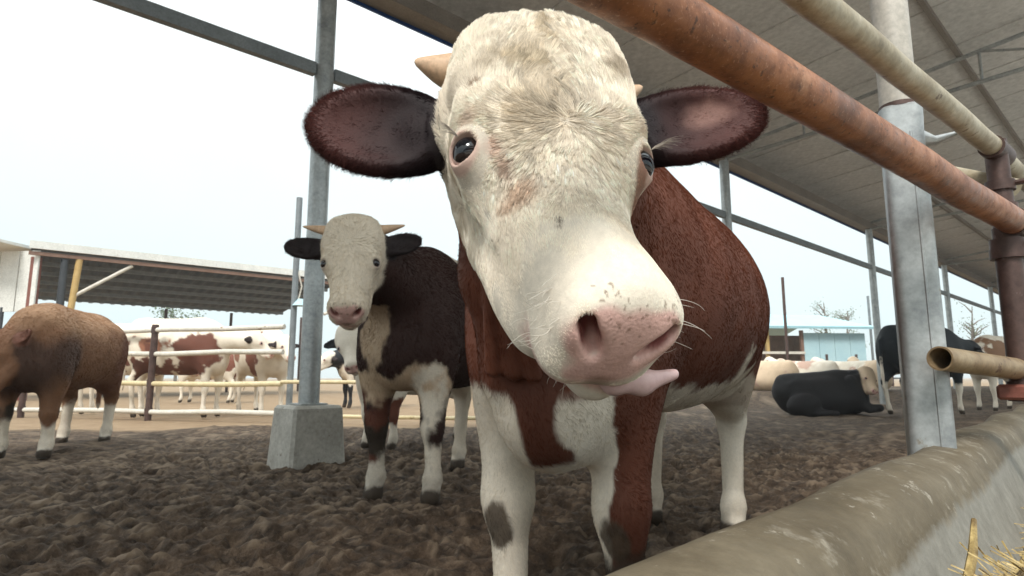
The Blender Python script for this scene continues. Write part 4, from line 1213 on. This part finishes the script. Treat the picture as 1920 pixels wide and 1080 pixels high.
def open_barn():
    """the low open barn behind the left pen"""
    K0 = np.array((-12.6, 18.0, 0)); K1 = np.array((-7.5, 22.2, 0))
    d = unit(K1 - K0); q = np.array((-d[1], d[0], 0)); AX = np.stack([d, q, ZU]); L = np.linalg.norm(K1 - K0) + 2.9
    root = empty('open_barn', K0); tag(root, 'low open barn with dark sheet roof, white fascia and rusty posts', 'barn')
    def part(mb, name, m, sm=True): o = mb.build(name, m, None, sm, K0); o.parent = root; o.location = (0, 0, 0); return o
    W = 7.5; z0, z1 = 4.35, 3.55
    nrib = 26
    mb = MB()
    prof = []
    for k in range(nrib * 4 + 1):
        x = L * k / (nrib * 4); prof.append((x, .05 if k % 4 in (1, 2) else 0))
    V = [];
    for x, h in prof:
        for s_, z in ((0, z0), (W, z1)): V.append(K0 + d * x + q * s_ + ZU * (z + h))
    mb.v = []
    mb.add([v - d * 1.4 for v in V], [(2 * k, 2 * k + 2, 2 * k + 3, 2 * k + 1) for k in range(len(prof) - 1)])
    part(mb, 'roof', M_DARKROOF, False)
    for k in range(6):
        s_ = W * (k + .3) / 6; part(MB().box(K0 + d * (L / 2 - 1.4) + q * s_ + ZU * (z0 + (z1 - z0) * s_ / W - .09), (L - .1, .07, .12), AX), 'purlin', M_GREYSTEEL, False)
    part(MB().box(K0 + d * (L / 2 - 1.4) - q * .08 + ZU * (z0 + .02), (L + .1, .06, .22), AX), 'fascia', M_WHITESHEET, False)
    part(MB().box(K0 + d * (L / 2 - 1.4) - q * .0 + ZU * (z0 - .22), (L + .1, .08, .10), AX), 'fascia_rail', M_BRICKRED, False)
    for x, s_, m, r in ((-1.25, .25, M_REDSTEEL, .14), (-.6, .1, M_DARKROOF, .10), (L * .62, W - .6, M_DARKRUST, .06), (L * .95, W - .6, M_DARKRUST, .06), (L * .98, .2, M_DARKRUST, .07), (L * .35, W - .6, M_DARKRUST, .06)):
        part(MB().tube([K0 + d * x + q * s_ - ZU * .05, K0 + d * x + q * s_ + ZU * (z0 - .3 if s_ < 2 else z1 - .1)], r, 12), 'post', m)
    part(MB().tube([K0 + d * -.5 + q * .05 - ZU * .05, K0 + d * -.25 + q * .05 + ZU * (z0 - .25)], .09, 12), 'post', M_YELLOWSTEEL)
    part(MB().tube([K0 + d * -.35 + q * .05 + ZU * 2.95, K0 + d * 1.1 + q * .05 + ZU * (z0 - .3)], .055, 10), 'brace', M_WHITEPIPE)
    part(MB().tube([K0 + d * (L - 2.2) + q * .05 + ZU * 2.95, K0 + d * L + q * .05 + ZU * (z0 - .3)], .06, 10), 'brace', M_WHITEPIPE)
    # white gable sheets at the left end, streaked with rust
    g0 = K0 - d * 1.15
    for k in range(5):
        o = part(MB().box(g0 - np.array((1, -.12, 0)) * (.35 + k * .62) + ZU * 3.35, (.58, .05, 1.75), np.stack([np.array((1, -.12, 0)), np.array((.12, 1, 0)), ZU])), 'gable_sheet', M_WHITESHEET, False)
    for k in range(4):
        part(MB().tube([g0 - np.array((1, -.12, 0)) * (.1 + k * .95) - ZU * .05, g0 - np.array((1, -.12, 0)) * (.1 + k * .95) + ZU * 2.6], .05, 10), 'post', M_DARKROOF)
    part(MB().box(g0 - np.array((1, -.12, 0)) * 1.6 + ZU * 4.38 + q * 1.5, (4.2, 4.5, .08), np.stack([unit((1, -.12, 0)), unit((.12, 1, 0)), ZU])), 'gable_roof', M_WHITESHEET, False)
open_barn()

def blue_barn():
    K0 = np.array((9.6, 24.5, 0)); d = unit((1, .10, 0)); q = np.array((-d[1], d[0], 0)); AX = np.stack([d, q, ZU])
    root = empty('blue_barn', K0); tag(root, 'low pale blue shed with bright blue roof beyond the black bull', 'shed')
    def part(mb, name, m, sm=False): o = mb.build(name, m, None, sm, K0); o.parent = root; o.location = (0, 0, 0); return o
    mb = MB(); 
    c = K0 + d * 2.0 + q * 2.5
    part(MB().box(K0 + d * 1.9 + q * 1.5 + ZU * 3.02, (6.2, 4.0, .10), np.stack([d, unit(q + ZU * .22), unit(ZU - q * .22)])), 'roof', M_BLUEROOF)
    part(MB().box(K0 + d * 1.9 + q * 5.4 + ZU * 3.02, (6.2, 4.0, .10), np.stack([d, unit(q - ZU * .22), unit(ZU + q * .22)])), 'roof', M_BLUEROOF)
    for k in range(4): part(MB().box(K0 + d * (2.45 + k * .66) + ZU * 1.2, (.645, .06, 2.4), AX), 'wall_sheet', M_PALEBLUE)
    part(MB().box(K0 + d * 1.5 + q * 1.6 + ZU * 1.2, (3.2, .08, 2.4), AX), 'back_wall', M_BRICKRED)
    for x in (-.35, .6, 2.05): part(MB().box(K0 + d * x + ZU * 1.25, (.12, .12, 2.5), AX), 'post', M_YELLOWSTEEL if x < 1 else M_BRICKRED)
    for z in (.7, 1.15, 1.6): part(MB().box(K0 + d * .8 - q * .1 + ZU * z, (2.6, .06, .10), AX), 'rail', M_WHITEPIPE)
    for x in (2.3, 3.5, 4.9):
        f = part(MB().tube([K0 + d * x - q * 1.2, K0 + d * x - q * 1.2 + ZU * 1.5], .05, 8), 'fence_post', M_DARKRUST)
    for z in (.6, 1.1): part(MB().tube([K0 + d * 2.2 - q * 1.2 + ZU * z, K0 + d * 5.4 - q * 1.2 + ZU * z], .035, 8), 'fence_rail', M_GREYSTEEL)
blue_barn()

for i, (px, py0, py1, Y, r, lab) in enumerate(((1467, 700, 520, 19, .045, 'tall thin dark pole in front of the brown open part of the blue shed'), (1627, 690, 555, 26, .05, 'thin grey pole at the end of the pale blue shed wall'))):
    t = at_y(px, py1, Y); b = np.array((t[0], t[1], 0))
    o = MB().tube([b - ZU * .1, t], r, 10).build('pole', M_DARKRUST if i == 0 else M_GREYSTEEL, None, True, b); tag(o, lab, 'pole', 'thin poles beyond the pen')

def tree(px, Y, H, spread, seed, label, leaves=700, bare=False):
    b = at_y(px, 690, Y); b[2] = 0; rg = np.random.default_rng(seed)
    root = empty('tree', b); tag(root, label, 'tree', 'faint trees beyond the sheds')
    mb = MB(); tips = []
    mb.tube([np.zeros(3), (0.05 * H * rg.normal() * .3, 0, H * .45), (0.02 * H, 0, H * .92)], (H * .022, H * .015, H * .004), 8)
    for k in range(16):
        z = H * rg.uniform(.32, .85); a = rg.uniform(0, 6.28); L = spread * rg.uniform(.5, 1.0) * (1.15 - z / H * .6)
        p0 = np.array((0.01 * H, 0, z)); p1 = p0 + np.array((math.cos(a) * L, math.sin(a) * L, L * rg.uniform(.5, 1.2)))
        pm = (p0 + p1) / 2 + rg.normal(size=3) * L * .08
        mb.tube([p0, pm, p1], (H * .009, H * .006, H * .002), 6); tips += [pm, p1, (pm + p1) / 2]
    mb.build('trunk', M_BARK, root)
    if leaves:
        c = np.array(tips)[rg.integers(0, len(tips), leaves)] + rg.normal(size=(leaves, 3)) * spread * .16
        s_ = spread * .045; mb2 = MB()
        for q in c:
            u_ = unit(rg.normal(size=3)); w = unit(np.cross(u_, rg.normal(size=3)))
            mb2.add([q - u_ * s_, q + w * s_ * .5, q + u_ * s_, q - w * s_ * .5], [(0, 1, 2, 3)])
        mb2.build('crown', M_LEAF, root, False)
tree(1550, 60, 8.6, 1.6, 3, 'sparse green tree above the blue roof')
tree(1594, 64, 8.2, 1.8, 5, 'thin green tree to the right of the sparse one')
tree(1832, 55, 7.6, 1.8, 8, 'nearly bare tree above the black and white cow', 160)
tree(330, 62, 7.6, 3.2, 11, 'green tree showing under the open barn roof', 1500)
# ------------------------------------------------------------------ the other cattle
def W2(px, py, Y): return at_y(px, py, Y)
HS = {q: ([(q * .080, -.085, .030), (q * .140, -.08, .018), (q * .225, -.07, .004)], .032) for q in (-1, 1)}
def coat_from(base, items, seed, amp=.08, sc=5.0, low=None):
    def f(V, H):
        C = blobs(V, base, items, seed, amp, sc)
        return C
    return f
def coat_fur(I, count, ln, rad, seed):
    V = I['V']
    n = vert_normals(V, I['F']); I['N'] = n
    camL = I['L']((0, 0, CAM_Z)); vis = smooth(-.3, .05, (n * nrm(camL - V)).sum(1)) + .02
    w = vis * (1 - I['wet']) * (V[:, 2] > .1)
    for q in (-1, 1): w = w * smooth(.028, .034, np.linalg.norm(I['H'] - eye_centre(q), axis=1))
    O, R = I['O'], I['R']
    def flow(P, Nn):
        h = ((P - O) @ R.T) / I['hs']; f = np.tile(np.array((-.75, 0, -.65)), (len(P), 1))
        hd = np.stack([h[:, 0], -.02 + 0 * h[:, 0], (h[:, 2] - .18) * 1.5 + .02], 1) @ R
        on = (h[:, 1] > -.2) & (h[:, 2] > -.1) & (h[:, 2] < .56) & (np.abs(h[:, 0]) < .3)
        return np.where(on[:, None], nrm(hd), f)
    fur('hair', I, count, w, np.full(len(V), ln), flow, np.full(len(V), .3), rad, 3, seed, .22, .12, (22, 60))

# young bull standing behind the hero's shoulder
h2 = math.atan2(-.95, -.30)
def coat2(V, H):
    C = blobs(V, np.array((.036, .015, .011)), [
        ((-.6, 0, 1.0), (.42, .5, .40), WHITE * .9), ((.05, 0, 1.32), (.20, .24, .16), WHITE * .85), ((-.15, .2, 1.2), (.10, .22, .22), BROWN * .5),
        ((.55, .0, .56), (.22, .30, .13), CREAM), ((.70, -.06, .86), (.16, .10, .22), CREAM * .8),
        ((.45, -.16, .36), (.2, .115, .28), BROWN * .8), ((.45, .16, .40), (.2, .11, .33), WHITE), ((-.6, 0, .25), (.4, .5, .42), WHITE),
        ((.49, .15, .36), (.075, .08, .075), MUD), ((.5, -.15, .34), (.06, .08, .10), MUD * .8), ((.5, 0, .06), (.3, .4, .13), WHITE * .75)], 12, .06, 6)
    return C
I2 = cow('young_bull', 'white faced young bull with dark brown shoulders and short horns standing by the galvanised post', None,
         (-.40, 3.72), h2, (.50, .50), (-.62, -.60), 1.33, .95, (W2(661, 404, 2.72), W2(645, 600, 2.47), (-.04, 0, 1), 1.0), {q: dict(base=(q * .105, -.12, .105), dir=(q * .95, .05, -.22 if q > 0 else -.08), front=(0, .95, .25), len=.105, wid=.054) for q in (-1, 1)}, coat2,
         h=(.007, .016), legy=(.16, .16), kt=1.0, white=WHITE * np.array((.93, .90, .86)), ear_col=np.array((.018, .011, .011)), horns=HS, brow=False, cat='bull', lid_col=(.42, .33, .27))
coat_fur(I2, 60000, .016, .0008, 21)

# white faced heifer half hidden behind the young bull
def coat3(V, H):
    return blobs(V, WHITE * .95, [((-.1, 0, 1.0), (.5, .5, .3), BROWN), ((.5, .15, .35), (.08, .08, .10), BROWN)], 5, .09, 4)
cow('heifer', 'white faced heifer with one dark ear peering out below the young bull', None, (-.95, 6.0), math.atan2(-.9, -.42), (.5, .5), (-.62, -.6), 1.10, .8,
    (W2(652, 606, 5.2), W2(660, 696, 4.95), (-.25, 0, 1), .88), std_ears(.0, 0, .10, .05), coat3, h=(.014, .02), legy=(.14, .15), kt=.85, ear_col=BLACK, brow=False)

# light brown bull on the left
def coat4(V, H):
    C = blobs(V, np.array((.235, .118, .062)), [((.1, 0, 1.2), (1.0, .5, .22), np.array((.40, .235, .135))), ((.62, 0, .72), (.30, .36, .24), np.array((.085, .043, .028))), ((-.45, .1, .75), (.30, .4, .28), np.array((.15, .06, .035)))], 4, .07, 4, .10)
    C = blobs_over(V, C, [((.5, 0, .12), (.3, .4, .20), WHITE), ((-.6, 0, .18), (.3, .4, .22), WHITE), ((.56, 0, .36), (.07, .4, .06), MUD)], 4, .03, 6, .02)
    return C
I4 = cow('brown_bull', 'light brown bull with white feet and dark chest in front of the pen fence', None, (-3.98, 5.50), math.atan2(-1.1, .28), (.54, .60), (-.58, -.58), 1.21, 1.02,
         (W2(-6, 626, 4.78), W2(-64, 738, 4.50), (-.75, -.45, .6), 1.0), std_ears(.0, 0, .095, .05), coat4, h=(.012, .018), legy=(.17, .18), kt=1.05,
         white=np.array((.26, .13, .07)), ear_col=np.array((.20, .085, .055)), brow=False, cat='bull')
coat_fur(I4, 30000, .018, .0011, 23)

# spotted cattle behind the fence
PB = np.array((.15, .055, .035))
def spots(seed, base, col, n, x0=-.8, x1=.8, z0=.5, z1=1.3, r=(.12, .32)):
    rg = np.random.default_rng(seed)
    return [((rg.uniform(x0, x1), rg.choice((-.25, .25)), rg.uniform(z0, z1)), (rg.uniform(*r), .3, rg.uniform(*r) * .8), col) for _ in range(n)]
def cA(V, H): return blobs(V, WHITE * 1.05, [((.42, -.2, 1.05), (.34, .5, .26), PB), ((.30, -.2, .72), (.22, .4, .20), PB * .8), ((-.28, -.2, 1.12), (.22, .4, .15), np.array((.30, .13, .075))), ((-.40, -.2, .72), (.22, .4, .2), PB * .7), ((-.05, -.2, .78), (.09, .3, .16), PB), ((.05, -.2, .70), (.07, .3, .12), PB)] + spots(3, 0, PB, 9, r=(.03, .08)), 6, .07, 7)
def cB(V, H): return blobs(V, WHITE, spots(8, 0, PB * 1.1, 14) + [((-.3, 0, 1.1), (.30, .5, .2), PB * 1.3), ((.35, 0, 1.0), (.2, .5, .25), PB)], 7, .08, 6)
def cC(V, H): return blobs(V, WHITE * .95, [((.25, 0, 1.0), (.34, .5, .36), PB * 1.2), ((-.35, 0, 1.05), (.2, .5, .2), np.array((.28, .13, .08))), ((-.5, 0, .4), (.4, .5, .45), WHITE)], 9, .08, 5)
def head_at(loc, hd, zt, fwd=1.05, z=1.25, drop=.35, yaw=0.0, size=.95, scale=1.0):
    c, s_ = math.cos(hd), math.sin(hd); f = np.array((c, s_, 0)); hy = hd + yaw; g = np.array((math.cos(hy), math.sin(hy), 0))
    O = np.array((loc[0], loc[1], 0)) + f * fwd + ZU * z; M_ = O + g * math.sqrt(max(.0, .3 - drop * drop)) * .95 - ZU * drop
    return (O, M_, (0, 0, 1), size)
G2 = 'spotted cattle behind the pen fence'
def yard_cow(label, loc, hd, zt, coat, head=None, name='cow', group=G2, lying=False, w=1.0, ear=DARK, white=WHITE, hh=.02, horns=None, **kw):
    hd_ = head_at(loc, hd, zt, **(head or {}))
    return cow(name, label, group, loc, hd, (.50, .56), (-.60, -.66), zt, w, hd_, std_ears(0, 0, .095, .048), coat, h=(hh, hh * 1.4), legy=(.15, .16), kt=.9, white=white, ear_col=ear, lying=lying, horns=horns, brow=False, **kw)
yard_cow('red and white spotted cow standing side-on behind the fence', (-5.30, 9.85), math.atan2(-.02, 1), 1.56, cA, dict(fwd=1.22, z=1.36, drop=.42))
yard_cow('white cow with red patches whose rump shows behind the spotted one', (-6.75, 10.75), math.atan2(-.10, 1), 1.56, cB, dict(fwd=1.15, z=1.1, drop=.45))
yard_cow('white and red-brown cow standing at the right end of the fence', (-4.35, 10.75), math.atan2(-.75, .65), 1.48, cC, dict(fwd=1.05, z=1.3, drop=.4))
yard_cow('black and white cow standing beyond the galvanised post', (-3.0, 13.2), math.atan2(-.6, -.6), 1.38, lambda V, H: blobs(V, BLACK, [((0, 0, .5), (.3, .5, .3), WHITE), ((.6, 0, .8), (.2, .4, .3), WHITE)], 2, .1, 4), dict(fwd=1.0, z=1.15))
def cW(V, H): return blobs(V, WHITE, spots(31, 0, PB * 1.3, 7), 3, .1, 5)
yard_cow('white cow with red spots far back between fence and open barn', (-7.6, 15.5), math.atan2(.05, -1), 1.35, cW, dict(fwd=1.0, z=1.2))

# right side: lying black bull, standing black and white cow and those behind
def lying_pos(px0, px1, py, Y): return (W2((px0 + px1) / 2, py, Y)[:2])
c = W2(1545, 770, 10.9)
hl_ = math.atan2(.10, 1)
LB = cow('lying_bull', 'black bull lying on the mud seen side-on', None, (c[0], 10.9), hl_, (.55, .55), (-.62, -.62), 1.30, 1.1,
    (W2(1634, 690, 10.75), W2(1650, 742, 10.45), (.35, -.6, .7), .95), std_ears(0, 0, .09, .045),
    lambda V, H: np.tile(np.array((.0085, .0062, .0068)), (len(V), 1)) * (1 + .6 * fbm(V, 4, 3, 5))[:, None], h=(.018, .025), lying=True, white=CREAM, ear_col=BLACK, brow=False, cat='bull',
    extra=[('u', .04, ell((-.62, -.20, .58), (.10, .06, .06))), ('u', .04, ell((-.62, .20, .58), (.10, .06, .06))), ('u', .05, ell((.42, -.24, .45), (.12, .07, .22))), ('u', .05, ell((-.55, -.34, .24), (.30, .14, .20))), ('u', .06, cap((-.4, -.40, .10), (-.05, -.44, .07), .07, .05)), ('u', .1, ell((.5, -.20, .26), (.22, .14, .22))),
           ('u', .06, cap((.55, -.27, .12), (.85, -.28, .08), .07, .055)), ('u', .06, cap((.85, -.28, .08), (.62, -.32, .05), .05, .04)), ('u', .1, ell((0, 0, .25), (.75, .36, .26)))])
LB['root'].rotation_euler[1] = -.075; LB['root'].location[2] = -.04
def c_bw(V, H): return blobs(V, np.array((.010, .014, .018)), [((-.62, 0, .22), (.3, .5, .34), WHITE), ((.5, 0, .2), (.3, .5, .32), WHITE), ((-.93, 0, .56), (.09, .10, .34), WHITE), ((-.45, .2, .62), (.12, .3, .12), WHITE)], 14, .05, 6)
l2 = W2(1742, 770, 10.6)
yard_cow('black and white cow with a white tail standing behind the inner post', (l2[0], 10.6), math.atan2(.25, 1), 1.50, c_bw, dict(fwd=.98, z=1.28, drop=.30), group=None, name='black_cow', white=BLACK * 1.2, ear=BLACK)
def c_rw(V, H): return blobs(V, WHITE, [((.45, 0, 1.1), (.3, .5, .25), TAN), ((-.2, 0, 1.0), (.3, .5, .3), np.array((.28, .15, .09)))], 15, .09, 5)
l3 = W2(1868, 770, 11.6)
G3 = 'cattle resting at the far right of the yard'
yard_cow('tan and white cow behind the dark rusty post', (l3[0] + .45, 12.0), math.atan2(-.5, -1), 1.42, c_rw, dict(fwd=1.0, z=1.15, drop=.4), group=None)
PK = np.array((.50, .33, .26)); PALE = WHITE * .95
for i, (px, Y, hd, lab, colr) in enumerate(((1446, 15.6, 1.9, 'cream cow lying at the left end of the distant resting row', CREAM), (1478, 17.2, 1.3, 'pinkish tan cow lying in the resting row left of the thin dark pole', PK),
                                       (1513, 15.8, 2.2, 'white cow with tan patches lying behind the rump of the black bull', PALE), (1549, 17.4, 1.2, 'pinkish cow lying behind the back of the black bull', PK * 1.1),
                                       (1590, 16.0, 1.9, 'white cow lying below the pale blue wall', PALE), (1632, 15.4, 1.4, 'cream cow lying nearest the white tail in the resting row', CREAM * 1.05))):
    p = W2(px, 740, Y)
    r_ = cow('cow', lab, G3, (p[0], Y), hd, .55, -.62, 1.30, 1.0, (np.array((p[0] + math.cos(hd) * 1.0, Y + math.sin(hd) * 1.0, .90)), np.array((p[0] + math.cos(hd) * 1.3, Y + math.sin(hd) * 1.3, .55)), (0, 0, 1), .9),
        std_ears(0, 0, .09, .045), (lambda cc, sd: (lambda V, H: blobs(V, cc, spots(sd, 0, WHITE if sd % 2 else PK, 5, z0=.2, z1=.8), sd, .1, 4)))(colr, 40 + i), h=(.028, .035), lying=True, white=WHITE, ear_col=np.array((.2, .1, .07)), brow=False,
        extra=[('u', .1, ell((0, 0, .25), (.85, .40, .28)))])
    r_['root'].location[2] = .27

# ------------------------------------------------------------------ pale damp air over the yard
hz = MB().box((0, 300, 4.3), (1300, 1300, 12.2))
ho = hz.build('haze', M_STRAW, None, False)
hm = bpy.data.materials.new('haze'); hm.use_nodes = True; hn = hm.node_tree; hn.nodes.clear()
pv = hn.nodes.new('ShaderNodeVolumePrincipled'); pv.inputs['Color'].default_value = (.93, .97, .98, 1); pv.inputs['Density'].default_value = 0.0018
oo = hn.nodes.new('ShaderNodeOutputMaterial'); hn.links.new(pv.outputs[0], oo.inputs['Volume'])
ho.data.materials.clear(); ho.data.materials.append(hm); tag(ho, 'thin pale haze over the yard', 'haze', None, 'stuff')
